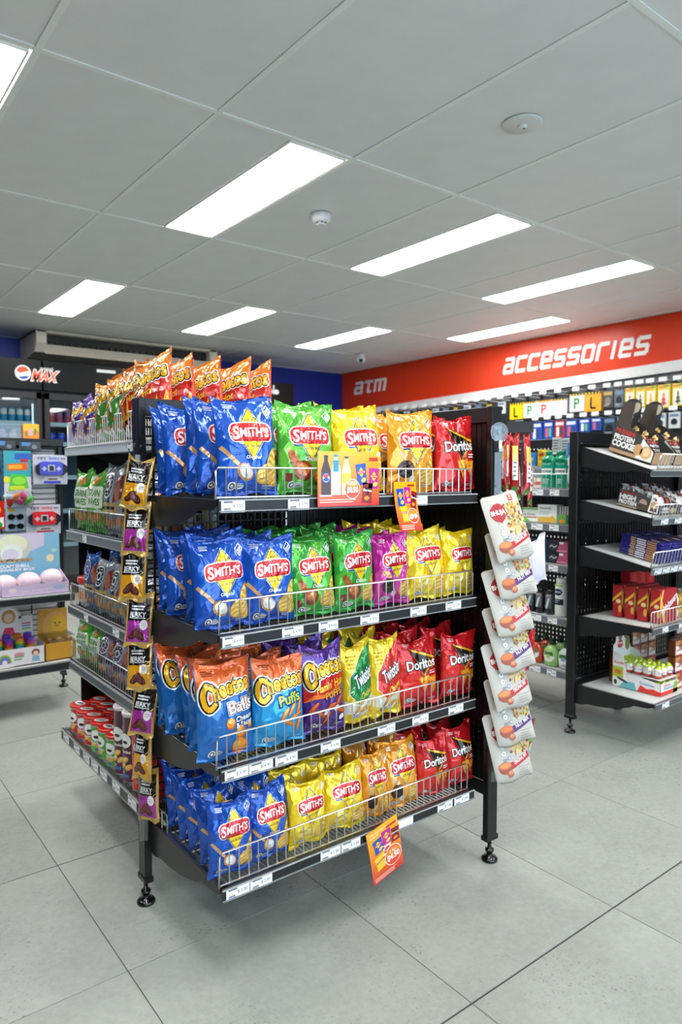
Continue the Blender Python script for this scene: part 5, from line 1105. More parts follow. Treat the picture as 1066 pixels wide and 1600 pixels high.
# cookie cartons: printed sloping sides, tall curved back header
def cookie_carton(M, label):
    e = empty('cookie_carton'); put(e, M); tag(e, label, 'display carton'); wd, dp = .17, .22
    m = MB(); P = [(-dp, 0), (0, 0), (0, .15), (-dp * .45, .125), (-dp, .06)]
    for xx in (0, wd - .003): m.prism(P, xx, xx + .003, lambda a, b, t: (t, a, b), '#3a3836')
    m.box(0, -dp, 0, wd, -dp + .003, .055, '#a98a66'); m.box(0, -dp, 0, wd, 0, .003, '#a98a66'); m.build('tray', PAPER, e)
    m = MB(); H = [(0, 0), (wd, 0), (wd, .2)] + [(wd * .5 + wd * .5 * math.cos(a), .20 + .055 * math.sin(a)) for a in np.linspace(0, math.pi, 10)] + [(0, .2)]; m.prism(H, -.003, 0, lambda a, b, t: (a, t, b), '#2c2a29'); m.prism([(-.075, .10), (-.002, .14), (-.002, .235), (-.06, .25)], -.001, .002, lambda a, b, t: (t, a, b), '#4a4038'); m.build('header', PAPER, e)
    p = Pr(); p.poly([(.0, .008), (dp * .98, .008), (dp * .98, .05), (dp * .55, .118), (.0, .14)], '#3b3937', 0); p.text('MUSASHI', dp * .26, .105, dp * .44, .02, '#d23a35', 2, rot=-.05, bold=.03); p.text('PROTEIN', dp * .27, .077, dp * .46, .022, '#f2f0ee', 2, rot=-.02, bold=.04); p.text('COOKIE', dp * .29, .047, dp * .52, .026, '#f2f0ee', 2, rot=-.02, bold=.05); p.rect(0, .004, dp * .62, .02, '#b08d66', 1)
    p.poly([(dp * .62, .006), (dp * .985, .006), (dp * .985, .052), (dp * .68, .10)], '#eceae8', 1); p.ell(dp * .82, .042, .028, .03, '#d2a877', 3); p.ell(dp * .64, .045, .022, .026, '#c99b68', 3); p.ell(dp * .83, .046, .018, .02, '#e6c79a', 4)
    p.build('print', PAPER, plane((-.0002, 0, 0), (0, -1, 0), (0, 0, 1)), e, me=.1)
    p = Pr(); p.lines(.03, .2, .1, 3, .018, '#d8d6d4', 1, .5, .2); p.ell(.12, .215, .03, .025, '#b8a890', 1); p.build('print', PAPER, plane((0, -.0032, 0), (1, 0, 0), (0, 0, 1)), e, me=.1)
    f = bag_surface(.10, .11, .02, 33); pb = bag_body('cookie_packet', f, .10, .11, FOIL, '#1f1c1b', '#1f1c1b', nu=12, nv=14, inner='#b79a5a'); q = Pr(); q.text('COOKIE', .0, .62, .7, .16, '#e8e4e0', 2, bold=.03); q.text('PROTEIN', 0, .86, .7, .14, '#e8e4e0', 2, bold=.03); q.text('MUSASHI', 0, 1.08, .7, .12, '#d23a35', 2, bold=.03); q.rect(-.48, 1.24, .48, 1.4, '#c2a45c', 2); pp = q.mesh('print', FOIL, lambda P, off: f(np.stack([P[:, 0] * .10, P[:, 1] * .11 / 1.4], -1), off, -1), me=.1, base=.0005)
    return e, pb, pp
for ci, (lx, lb) in enumerate(((.105, 'dark cookie display carton with white lettering on the sloping top shelf'), (.30, 'second dark cookie carton on the sloping shelf, cut by frame'))):
    M = onshelf('r1', lx, -.105, .003); e, pb, pp = cookie_carton(M, lb)
    for k in range(7):
        o = link('cookie_packet', pb); link('print', pp, o); put(o, M @ Matrix.Translation((.09 + (.018 if k % 2 else -.01), -.19 + k * .026, .008 + .004 * k)) @ Matrix.Rotation(-.35, 4, 'X')); o.scale = (1.15, 1, 1)
        tag(o, f'black cookie packet with gold top, {NTH[k]} from front in {("left", "right")[ci]} carton', 'cookie packet', 'cookie packets in the dark cartons')
# protein bar cartons
for ci, (lx, lb) in enumerate(((.105, 'dark grey bar carton with white HIGH PROTEIN lettering on second shelf'), (.275, 'second dark bar carton to the right on the second shelf'))):
    M = onshelf('r2', lx, -.15, .003); e = empty('bar_carton'); put(e, M); tag(e, lb, 'display carton'); wd, dp, h = .155, .205, .078
    m = MB(); P = [(-dp, 0), (0, 0), (0, h), (-dp * .5, h), (-dp, h * .62)]
    for xx in (0, wd - .003): m.prism(P, xx, xx + .003, lambda a, b, t: (t, a, b), '#45423f')
    m.box(0, -dp, 0, wd, -dp + .003, h * .5, '#3c3a38'); m.box(0, -.003, 0, wd, 0, h, '#3c3a38'); m.box(0, -dp, 0, wd, 0, .003, '#9a8468'); m.build('tray', PAPER, e)
    p = Pr(); p.text('MUSASHI', dp * .25, .066, dp * .34, .009, '#d23a35', 2, bold=.03); p.text('HIGH', dp * .24, .046, dp * .38, .021, '#f2f0ee', 2, bold=.05); p.text('PROTEIN', dp * .26, .022, dp * .42, .017, '#f2f0ee', 2, bold=.04); p.rect(0, .002, dp * .5, .008, '#b49a78', 1); p.ell(dp * .62, .034, .02, .02, '#b59a86', 2); p.poly([(dp * .52, .012), (dp * .74, .01), (dp * .72, .03), (dp * .54, .034)], '#53382b', 3)
    p.poly([(dp * .76, .003), (dp * .99, .003), (dp * .99, .047), (dp * .8, .068)], '#eceae8', 2); p.ell(dp * .88, .034, .018, .02, '#c9a67c', 3); p.poly([(dp * .8, .008), (dp * .97, .008), (dp * .96, .024), (dp * .82, .024)], '#5a3a28', 4); p.build('print', PAPER, plane((-.0002, 0, 0), (0, -1, 0), (0, 0, 1)), e, me=.1)
    p = Pr(); p.text('HIGH', .055, .026, .06, .012, '#f2f0ee', 2, bold=.04); p.text('PROTEIN', .058, .011, .07, .008, '#f2f0ee', 2, bold=.03); p.ell(.12, .018, .02, .014, '#c9a67c', 2); p.build('print', PAPER, plane((0, -dp, 0), (1, 0, 0), (0, 0, 1)), e, me=.1)
    f = bag_surface(.05, .15, .024, 41); pb = bag_body('protein_bar', f, .05, .15, FOIL, '#dcd9d6', '#3a3533', nu=10, nv=16, inner='#3a3533'); q = Pr(); q.rect(-.46, .4, .46, 1.0, '#2f2a28', 1); q.rect(-.3, .55, .2, .8, '#c23a35', 2); pp = q.mesh('print', FOIL, lambda P, off: f(np.stack([P[:, 0] * .05, P[:, 1] * .15 / 1.4], -1), off, -1), me=.1)
    for k in range(8):
        o = link('protein_bar', pb); link('print', pp, o); put(o, M @ Matrix.Translation((.078, -dp + .018 + k * .0245, .034 + .003 * k + (k % 3) * .004)) @ Matrix.Rotation(math.pi / 2, 4, 'Y') @ Matrix.Translation((-.02, 0, -.075)) @ Matrix.Rotation(-.5, 4, 'Z'))
        tag(o, f'white and dark protein bar, {NTH[k]} from front in the {("left", "right")[ci]} bar carton', 'protein bar', 'protein bars in the dark cartons')
# chocolate blocks in flat stacks
bk = MB(); bk.box(0, -.20, 0, .085, 0, .0095, '#2c2a86', .0025); bkm = bk.mesh('chocolate_block', FOIL)
p = Pr(); p.rect(.05, .0015, .075, .008, '#c8a06a', 1); p.rect(.08, .0015, .125, .008, '#e4e2ec', 1); p.rect(.13, .0015, .175, .008, '#c8935a', 1); bks = p.mesh('side_print', FOIL, plane((-.0002, 0, 0), (0, -1, 0), (0, 0, 1)), me=.1)
p = Pr(); p.rect(.01, .02, .08, .1, '#1d1c5c', 0); p.text('Dairy', .045, .15, .05, .02, '#e8e4f2', 1, bold=.02); p.ell(.05, .07, .02, .015, '#b5622f', 1); p.ell(.03, .05, .012, .02, '#e2d6c8', 1); bkt = p.mesh('top_print', FOIL, plane((0, -.2, .0095), (1, 0, 0), (0, 1, 0)), me=.1)
for s in range(4):
    for k in range(9 if s < 3 else 8):
        o = link('chocolate_block', bkm); link('side_print', bks, o); link('top_print', bkt, o); put(o, onshelf('r3', .105 + s * .09 + R.uniform(-.001, .002), -.165 + R.uniform(-.004, .004), .003 + k * .0100))
        tag(o, f'purple-blue wrapped chocolate block, {NTH[k]} up in stack {NTH[s]} from left on third shelf', 'chocolate block', 'chocolate blocks on the third right shelf')
# red chocolate-ball boxes and gold boxes
bx = MB(); bx.box(0, 0, 0, .15, .045, .15, '#a81c24', .001); bxm = bx.mesh('chocolate_box', PAPER)
p = Pr(); p.poly([(.0, .07), (.045, .11), (.045, .125), (.0, .085)], '#e8b23a', 1); p.ell(.03, .075, .012, .01, '#f0cf8a', 2); p.ell(.038, .04, .008, .018, '#e6a83a', 2); p.poly([(.0, .05), (.03, .09), (.045, .09), (.01, .05)], '#c23038', 1); bxs = p.mesh('side_print', PAPER, plane((-.0002, .045, 0), (0, -1, 0), (0, 0, 1)), me=.1)
p = Pr(); p.poly([(.0, .14), (.04, .05), (.05, .0), (.03, .0), (.0, .08)], '#e8a93a', 1); p.poly([(.02, .15), (.03, .15), (.0, .04), (.0, .08)], '#f0c56a', 2); p.text('Maltesers', .09, .09, .13, .032, '#f6f0ee', 3, rot=.5, bold=.02, shear=.2); p.ell(.03, .05, .013, .014, '#f0e0c0', 3); p.ell(.12, .04, .012, .012, '#7a4426', 3); bxf = p.mesh('front_print', PAPER, plane((0, -.0002, 0), (1, 0, 0), (0, 0, 1)), me=.1)
for k in range(4):
    o = link('chocolate_box', bxm); link('side_print', bxs, o); link('front_print', bxf, o); put(o, onshelf('r4', .115, -.365 + k * .062, .001)); tag(o, f'red upright chocolate-ball box, {ORD[k]} of four on the fourth shelf', 'chocolate box', 'red chocolate-ball boxes')
gb = MB(); gb.box(0, 0, 0, .16, .06, .055, '#a8853a', .002)
for k in range(5): gb.lathe(.02 + k * .03, -.001, [(.001, .016), (.011, .02), (.013, .028), (.011, .036), (.001, .04)], '#d6a94e', 10, 1, .3)
gbm = gb.mesh('gold_chocolate_box', GLOSS); p = Pr(); p.ell(.005, .027, .006, .02, '#efe6d6', 1); p.ell(.08, .03, .022, .018, '#e9dcc4', 2); gbp = p.mesh('front_print', GLOSS, plane((0, -.006, 0), (1, 0, 0), (0, 0, 1)), me=.1)
for k in range(4):
    o = link('gold_chocolate_box', gbm); link('front_print', gbp, o); put(o, onshelf('r4', .285, -.35 + (k // 2) * .09, .001 + (k % 2) * .057)); tag(o, f'gold box of round chocolates, {("lower", "upper")[k % 2]} one, {("front", "back")[k // 2]} pair beside red boxes', 'chocolate box', 'gold chocolate boxes')
rb = MB(); rb.box(0, 0, 0, .075, .05, .07, '#c21a1e', .001); rb.box(.02, -.0006, .01, .055, 0, .06, '#d63a34'); rbm = rb.mesh('red_box', PAPER)
for k in range(3): o = link('red_box', rbm); put(o, onshelf('r4', .29 + k * .078, -.12, .12 + .001)); tag(o, f'small bright red box above the gold boxes, {NTH[k]} from left', 'chocolate box', 'small red boxes'); 
sp_ = MB(); sp_.box(0, 0, 0, .26, .10, .119, '#8f1a1e', .002); o = sp_.build('chocolate_box', PAPER); put(o, onshelf('r4', .28, -.135, .001)); tag(o, 'wide dark red carton under the small bright red boxes', 'chocolate box')
# egg display
M = onshelf('r5', .118, -.14, .001); e = empty('egg_display_carton'); put(e, M); tag(e, 'white, red and green display carton of chocolate eggs on bottom shelf', 'display carton')
wd, dp = .15, .235
m = MB(); P = [(-dp, 0), (0, 0), (0, .165), (-.05, .15), (-.07, .075), (-dp, .055)]
for xx in (0, wd - .002): m.prism(P, xx, xx + .002, lambda a, b, t: (t, a, b), '#ecebe8')
m.box(0, -dp, 0, wd, -dp + .002, .055, '#ecebe8'); m.box(0, -dp, 0, wd, 0, .002, '#d8d6d2'); m.box(0, -dp, .07, wd, 0, .072, '#d8d6d2'); m.build('tray', PAPER, e)
m = MB(); m.prism([(0, 0), (wd, 0), (wd, .16), (wd * .9, .2), (wd * .62, .215), (wd * .55, .25), (wd * .2, .25), (wd * .12, .20), (0, .19)], -.002, 0, lambda a, b, t: (a, t, b), '#ecebe8'); m.build('header', PAPER, e)
p = Pr(); p.poly([(0, .0), (.07, .0), (.07, .07), (.05, .15), (0, .165)], '#efeeea', 0); p.rect(.0, .045, .055, .095, '#b8cf4a', 1); p.rect(.01, .06, .045, .08, '#e0742f', 2); p.poly([(.03, .0), (.12, .0), (.11, .035), (.06, .03)], '#6fb8c0', 1); p.ell(.05, .035, .03, .006, '#2a3a40', 2, -.3); p.ell(.015, .02, .008, .012, '#2f3a30', 2); p.text('Kinder', .035, .115, .05, .014, '#d23a30', 2, bold=.02); p.poly([(.125, .0), (.235, .0), (.235, .018), (.2, .026), (.17, .02), (.14, .032)], '#dc3a2a', 1); p.text('Surprise', .17, .04, .07, .013, '#3a8fd0', 2, bold=.02, rot=-.05); p.build('print', PAPER, plane((-.0002, 0, 0), (0, -1, 0), (0, 0, 1)), e, me=.1)
p = Pr(); p.rect(.0, .0, wd, .018, '#dc3a2a', 1); p.text('Kinder', .06, .044, .06, .009, '#d23a30', 2, bold=.02); p.text('Surprise', .07, .03, .085, .013, '#3a8fd0', 2, bold=.02); p.poly([(.11, .0), (wd, .0), (wd, .05), (.12, .05)], '#9ab84a', 1); p.build('print', PAPER, plane((0, -dp - .0002, 0), (1, 0, 0), (0, 0, 1)), e, me=.1)
p = Pr(); p.ell(.055, .205, .03, .035, '#efede9', 1); p.ell(.055, .225, .017, .02, '#b07a4a', 2); p.ell(.055, .19, .024, .02, '#d23a30', 2); p.text('Kinder', .055, .195, .04, .012, '#ffffff', 3, bold=.02); p.ell(.12, .185, .02, .035, '#8f8a3a', 1); p.build('print', PAPER, plane((0, -.0022, 0), (1, 0, 0), (0, 0, 1)), e, me=.1)
m = MB(); hh = .062
pr_ = [(hh * r, hh * z, c) for r, z, c in ((.02, 0, '#d8442a'), (.22, .03, '#d8442a'), (.31, .12, '#d8442a'), (.355, .24, '#efeeea'), (.37, .36, '#efeeea'), (.35, .52, '#efeeea'), (.29, .70, '#b9d02f'), (.21, .84, '#b9d02f'), (.1, .95, '#b9d02f'), (.01, .985, '#b9d02f'))]
m.lathe(0, 0, pr_, '#efeeea', 18); egm = m.mesh('chocolate_egg', FOIL)
p = Pr(); p.text('Kinder', 0, .028, .026, .006, '#d23a30', 1, bold=.02); p.ell(.006, .02, .007, .004, '#3a7fd0', 1); egp = p.mesh('print', FOIL, cyl(0, 0, hh * .366, -math.pi / 2 - .35), me=.01)
for k in range(18):
    r_, c_ = divmod(k, 3); o = link('chocolate_egg', egm); link('print', egp, o)
    if r_ < 5: put(o, M @ Matrix.Translation((.028 + c_ * .0472, -dp + .03 + r_ * .0455, .0725)) @ Matrix.Rotation(R.uniform(-.06, .06), 4, 'Y')); lb = f'foil chocolate egg with green cap, {NTH[c_]} from left in {ORD[r_].split()[0]} row, upper tier'
    else: put(o, M @ Matrix.Translation((.028 + c_ * .0472, -dp + .03, .0025))); lb = f'foil chocolate egg with green cap, {NTH[c_]} from left in half-hidden lower tier'
    tag(o, lb, 'chocolate egg', 'chocolate eggs in the display carton')
# biscuit packs behind and beside the eggs
nb = MB(); nb.box(0, 0, 0, .07, .035, .075, '#6a2a1c', .003); nb.box(.004, -.0008, .004, .066, 0, .03, '#ece6dc'); nbm = nb.mesh('biscuit_pack', GLOSS)
p = Pr(); p.rect(0.002, .03, .068, .073, '#c98a4a', 1); p.ell(.045, .045, .018, .014, '#8a4a24', 2); p.poly([(.002, .004), (.04, .004), (.05, .04), (.002, .05)], '#f0ece6', 2); p.rect(.0, .0, .07, .008, '#b02a24', 3); p.text('nutella', .032, .03, .042, .011, '#c8282a', 4, bold=.02); p.rect(.045, .05, .068, .073, '#c8332a', 3); nbp = p.mesh('print', GLOSS, plane((0, -.0012, 0), (1, 0, 0), (0, 0, 1)), me=.1)
for k in range(9):
    o = link('biscuit_pack', nbm); link('print', nbp, o); put(o, onshelf('r5', .272 + (k % 3) * .074, -.36 + .02 * (k % 3), .001 + (k // 3) * .077)); tag(o, f'brown biscuit pack, {NTH[k % 3]} from left, {("bottom", "middle", "top")[k // 3]} of stack right of eggs', 'biscuit pack', 'biscuit packs right of the eggs')
for k in range(10):
    o = link('biscuit_pack', nbm); link('print', nbp, o); put(o, onshelf('r5', .16 + (k % 5) * .074, -.13, .001 + (k // 5) * .077)); tag(o, f'brown biscuit pack, {NTH[k % 5]} from left, {("lower", "upper")[k // 5]} row behind the eggs', 'biscuit pack', 'biscuit packs behind the eggs')
for k in range(3):
    o = link('biscuit_pack', nbm); link('print', nbp, o); put(o, onshelf('r5', .305 + k * .074, -.13, .001 + 2 * .077)); tag(o, f'brown biscuit pack, {NTH[k]} from left, top row behind the eggs', 'biscuit pack', 'biscuit packs behind the eggs')

# ================================================================= pharmacy shelving behind the right gondola, facing left
EX, EY, EW = 3.41, 2.90, .86
EU = unit('gondola_shelving', 'black side shelving with mouthwash and toiletries behind the right post', (EX, EY, 0), -math.pi / 2, EW, 1.442, (0, EW + .02))
for z, pr_ in ((1.168, '$ 9.95'), (.992, '$ 8.45'), (.788, '$ 6.95'), (.522, '$ 5.95'), (.256, '$ 4.50')):
    tl_ = [(.30, .36), (.42, .48), (.53, .595), (.63, .70), (.74, .795)]
    shelf(EU, z, .41, EW, fence=.075 if z > 1.1 else 0, wire='#e9ebec', rail='#6a7078', tags=tl_, price=pr_, plain=True, fn=.03, railh=.036)
def bottle(name, loc, prof, sx, sy, col, label, cat, capcol, capr, caph, prints=None, rz=-math.pi / 2, m=GLOSS, group=None):
    b = MB(); b.lathe(0, 0, prof, col, 20, sx, sy); o = b.build(name, m); o.location = loc; o.rotation_euler = (0, 0, rz); tag(o, label, cat, group)
    z = prof[-1][1]; c = MB(); c.lathe(0, 0, [(capr, z - .001), (capr, z + caph * .9), (capr * .85, z + caph)], capcol, 16); c.build('cap', GLOSS, o)
    if prints: p = Pr(); prints(p); p.build('label_print', GLOSS, lambda P, off: np.stack([P[:, 0], -(sy * prof[2][0] + .0006 + off) * np.sqrt(np.clip(1 - (P[:, 0] / (sx * prof[2][0] * 1.06)) ** 2, .02, 1)), P[:, 1]], -1), o, me=.01)
    return o
def mouth(p):
    p.text('LISTERINE', 0, .088, .056, .011, '#1a2a2a', 3, bold=.03); p.rect(-.032, .075, .032, .102, '#e6efec', 2); p.text('TOTAL CARE', 0, .125, .05, .008, '#cfeee0', 2); p.lines(-.02, .045, .04, 3, .009, '#cfeee0', 2, .4, .2); p.ell(0, .14, .03, .01, '#0a7a55', 1)
for k in range(4): bottle('mouthwash_bottle', (3.07 + .09 * (k // 2), 2.222 - (k % 2) * .082, 1.169), [(.03, 0), (.034, .006), (.034, .135), (.031, .155), (.018, .168), (.016, .172)], 1.2, .75, '#0c9c78', f'green mouthwash bottle, {("left", "right")[k % 2]} one in the {("front", "back")[k // 2]} row', 'bottle', '#1c8f6e', .017, .022, mouth, group='green mouthwash bottles')
def cbox(name, lx, y, z, dx, w_, h, col, label, cat='box', prints=None, group=None, m=PAPER):
    """carton on the left-facing shelves: front face towards -x"""
    b = MB(); b.box(-w_ / 2, 0, 0, w_ / 2, dx, h, col, .0008); o = b.build(name, m); o.location = (lx, y, z); o.rotation_euler = (0, 0, -math.pi / 2); tag(o, label, cat, group)
    if prints: p = Pr(); prints(p, w_, h); p.build('print', m, plane((-w_ / 2, -.0002, 0), (1, 0, 0), (0, 0, 1)), o, me=.1)
    return o
def pyel(p, w_, h): p.ell(w_ * .5, h * .55, w_ * .36, h * .3, '#e4bd1a', 1); p.ell(w_ * .4, h * .7, w_ * .28, h * .1, '#c2372f', 2, .3); p.ell(w_ * .62, h * .4, .008, .012, '#b02a2a', 2)
cbox('lozenge_bag', 3.10, 2.285, 1.285, .02, .062, .085, '#f2cf22', 'yellow lozenge bag standing on the boxes beside the mouthwash', 'bag', pyel, m=FOIL)
cbox('medicine_box', 3.07, 2.29, 1.169, .05, .055, .055, '#e9dcd4', 'small beige and white medicine box, lower one by mouthwash', 'box', lambda p, w_, h: p.rect(.006, h * .3, w_ - .006, h * .6, '#c8584a', 1))
cbox('medicine_box', 3.07, 2.29, 1.225, .05, .055, .058, '#8e959a', 'small grey medicine box, upper one under the yellow bag', 'box', lambda p, w_, h: p.rect(.006, h * .3, w_ - .006, h * .75, '#6d7478', 1))
cbox('medicine_box', 3.07, 2.35, 1.169, .05, .055, .05, '#c8322f', 'small red medicine box, lower one beside the meat sticks', 'box', lambda p, w_, h: p.rect(.01, h * .3, w_ - .01, h * .7, '#ecd8d4', 1))
cbox('medicine_box', 3.07, 2.35, 1.22, .05, .055, .065, '#dfdad6', 'small white and orange medicine box above the red one', 'box', lambda p, w_, h: p.rect(0, h * .75, w_, h, '#e0622f', 1))
cbox('medicine_box', 3.09, 2.35, 1.287, .04, .055, .07, '#2a6fb4', 'small blue medicine box on top of the white and orange box', 'box', lambda p, w_, h: p.text('max', w_ * .5, h * .5, w_ * .5, h * .2, '#ffffff', 1))
cbox('toothpaste_box', 3.06, 2.085, 1.169, .06, .045, .23, '#2a7fd0', 'tall blue and white carton right beside the mouthwash', 'box', lambda p, w_, h: (p.ell(.02, h * .6, .02, .03, '#e9f2f8', 1), p.rect(0, 0, w_, h * .45, '#3f9a5a', 1), p.ell(.02, h * .3, .016, .05, '#e9f2f8', 2)))
for k in range(3): cbox('razor_pack', 3.16, 2.245 - k * .055, 1.34 if k else 1.345, .012, .048, .088, '#b9bfc2', f'clear and silver razor pack, {NTH[k]} from left above the mouthwash', 'razor pack', lambda p, w_, h: (p.lines(.006, h * .8, w_ - .012, 5, h * .16, '#6d747a', 1, .4, .2), p.rect(.008, .004, w_ - .008, .02, '#e4e8ea', 1)), group='silver razor packs', m=GLOSS)
def strep(p, w_, h): p.text('Strepsils', w_ * .42, h * .80, w_ * .58, h * .12, '#33414a', 2, bold=.01); p.lines(w_ * .1, h * .58, w_ * .6, 2, h * .1, '#a9b2b6', 1, .3, .2); p.poly([(w_ * .02, .002), (w_ * .98, .002), (w_ * .98, h * .2), (w_ * .8, h * .42), (w_ * .7, h * .32), (w_ * .02, h * .3)], '#e2b13a', 1)
cbox('lozenge_box', 3.05, 2.215, .993, .06, .115, .092, '#e4e9e8', 'white and gold throat lozenge box on the second side shelf', 'box', strep)
def zyr(p, w_, h): p.text('Zyrtec', w_ * .62, h * .52, w_ * .5, h * .2, '#3a5a6a', 2, bold=.01, shear=.2); p.rect(w_ * .3, h * .28, w_ * .95, h * .36, '#d05a5a', 2); p.poly([(0, 0), (w_ * .6, 0), (w_ * .3, h * .3), (0, h * .6)], '#6fbf4a', 1); p.rect(0, h * .86, w_, h, '#86c96a', 1); p.poly([(w_ * .22, h * .45), (w_ * .34, h * .45), (w_ * .28, h * .64)], '#3a9ac0', 2)
cbox('allergy_box', 3.06, 2.335, .993, .06, .11, .072, '#e9efe8', 'white and green allergy tablet box beside the lozenge box', 'box', zyr)
m = MB()
for k in range(5): m.box(-.03 + k * .014, 0, 0, -.022 + k * .014, .003, .088, '#b9bdbf')
m.box(-.032, .003, 0, .034, .06, .09, '#17181a'); o = m.build('wire_rack', GLOSS); o.location = (3.05, 2.11, .993); o.rotation_euler = (0, 0, -math.pi / 2); tag(o, 'black rack with pale bars right of the lozenge box', 'rack')
cbox('vitamin_box', 3.035, 2.115, .993, .012, .05, .045, '#58a84a', 'small green and orange box before the barred rack', 'box', lambda p, w_, h: p.ell(w_ * .5, h * .3, .016, .01, '#f08a2a', 1))
def cond(c1, c2):
    def d(p, w_, h): p.poly([(0, 0), (w_ * .45, 0), (w_ * .65, h), (0, h)], '#20262e', 1); p.ell(w_ * .3, h * .5, w_ * .22, h * .3, '#3a444e', 2); p.line([(w_ * .15, h * .45), (w_ * .25, h * .62), (w_ * .35, h * .42), (w_ * .5, h * .6)], .004, '#dfe4e8', 3); p.rect(w_ * .6, h * .75, w_ * .8, h * .95, '#e8eef2', 2); p.rect(w_ * .5, h * .05, w_ * .95, h * .2, c2, 2)
    return d
for k in range(4):  # condom boxes, stacked in pairs
    bl = k < 2; cbox('condom_box', 3.05, 2.285 if bl else 2.15, .789 + (k % 2) * .057, .09, .105 if bl else .125, .055, '#5a9ac4' if bl else '#b8587a', f'{"blue" if bl else "pink"} and black packet, {("lower", "upper")[k % 2]} of its pair on the third side shelf', 'packet', cond('', '#8fc0de' if bl else '#d98aa6'), 'blue and pink packets on third side shelf', GLOSS)
def deo(p): p.rect(-.018, .03, .018, .09, '#5a6066', 1); p.text('FORCE', 0, .095, .03, .008, '#e6e8ea', 2); p.poly([(-.016, .03), (.0, .03), (.014, .085), (.004, .085)], '#c9ced2', 2)
for k, (y, c, cap) in enumerate(((2.36, '#1c8a96', '#dfe6e8'), (2.305, '#16181b', '#16181b'), (2.25, '#1a1c20', '#101214'), (2.19, '#2a2d31', '#16181b'))):
    bottle('deodorant_can', (3.055, y, .523), [(.022, 0), (.024, .006), (.024, .1), (.016, .108)], 1, 1, c, f'{"teal" if k == 0 else "dark"} deodorant can, {NTH[k]} from left on the fourth side shelf', 'deodorant', cap, .018, .018, deo if k else None, group='deodorant cans')
def nv(p): p.ell(0, .125, .022, .018, '#1f3550', 2); p.text('NIVEA', 0, .125, .032, .008, '#ffffff', 3, bold=.02); p.rect(-.026, .155, .026, .163, '#8fc04a', 1); p.rect(-.024, .06, .026, .09, '#1f2c3c', 2); p.lines(-.018, .08, .03, 2, .01, '#9fb0c0', 3)
bottle('shaving_foam_can', (3.05, 2.122, .523), [(.028, 0), (.03, .006), (.03, .155), (.026, .165)], 1, 1, '#e9eceb', 'white shaving foam can with green ring and dark badge', 'deodorant', '#eef0ef', .026, .028, nv)
for k in range(6):
    r_, y = divmod(k, 3); c = ('#c8452a', '#9fcf7a', '#cfdcd2')[y]
    def lab(p, y=y): p.ell(0, .05, .032, .028, '#eef0ea', 1); p.poly([(-.03, .055), (.03, .055), (.02, .075), (-.02, .075)], '#2f7a3a', 2); p.ell(.0, .05, .014, .01, ('#f09a2a', '#b8d02a', '#8ab0c8')[y], 3)
    bottle('dish_soap_bottle', (3.055 + r_ * .085, (2.272, 2.178, 2.09)[y], .257), [(.03, 0), (.037, .008), (.038, .06), (.034, .085), (.018, .1), (.012, .108)], 1.1, .7, c, f'{("orange", "green", "pale clear")[y]} dish soap bottle with dark green cap, {("front", "back")[r_]} row', 'bottle', '#14402c', .013, .032, lab, group='dish soap bottles')

# ================================================================= wall display on the right wall
WX = 6.36
e = empty('wall_display', (WX, 5.0, 0)); tag(e, 'dark wall display with rows of hooks under the orange sign', 'wall display')
m = MB(); m.box(0, -2.6, .1, .08, 2.6, 2.09, '#1b1c1e'); 
for k in range(13): m.box(-.004, -2.6, .3 + k * .14, 0, 2.6, .41 + k * .14, '#222427')
m.build('slat_board', PLAST, e)
def sh(z, d, col): m = MB(); m.box(-d, -2.6, z - .03, 0, 2.6, z, col, .002); m.box(-d - .004, -2.6, z - .035, -d, 2.6, z + .005, '#cfd3d6'); m.build('shelf', PLAST, e)
sh(1.50, .34, '#d8dbdd'); sh(1.1, .36, '#d8dbdd'); sh(.6, .38, '#d8dbdd'); sh(.2, .38, '#d8dbdd')
hk = MB(); hk.tube([(0, 0, 0), (-.2, 0, 0), (-.205, 0, .006)], .0035, '#c5c8ca', 5); hk.tube([(0, 0, .03), (-.20, 0, .03)], .003, '#c5c8ca', 5); hk.box(-.214, -.038, .008, -.208, .038, .048, '#dfe3e8'); hk.box(-.216, -.038, .012, -.213, .038, .044, '#eef1f6'); hk.box(-.03, -.02, -.02, 0, .02, .04, '#1a1b1d'); hkm = hk.mesh('price_hook', PLAST)
ROW1 = [('ly', 4.90, .17, .175), ('pg', 4.72, .16, .17), ('pr', 4.54, .16, .17), ('wh', 4.36, .17, .165), ('pg', 4.15, .165, .18), ('lo', 3.97, .175, .19), ('dk', 3.81, .105, .17), ('gd', 3.695, .10, .175), ('yc', 3.585, .10, .19), ('yd', 3.48, .09, .19), ('yy', 3.38, .10, .205), ('yc', 3.26, .12, .21), ('yd', 3.13, .11, .2)]
NM = dict(ly='yellow learner plate pack with black L', pg='white plate pack with green P', pr='white plate pack with red P', wh='plain white plate pack', lo='amber learner plate pack with black L', dk='dark pack of fuses and bulbs', gd='grey and black gadget pack', yc='yellow air-freshener pack with red tree', yd='yellow air-freshener pack with dark tree', yy='yellow air-freshener pack with yellow tree')
WHERE = dict()
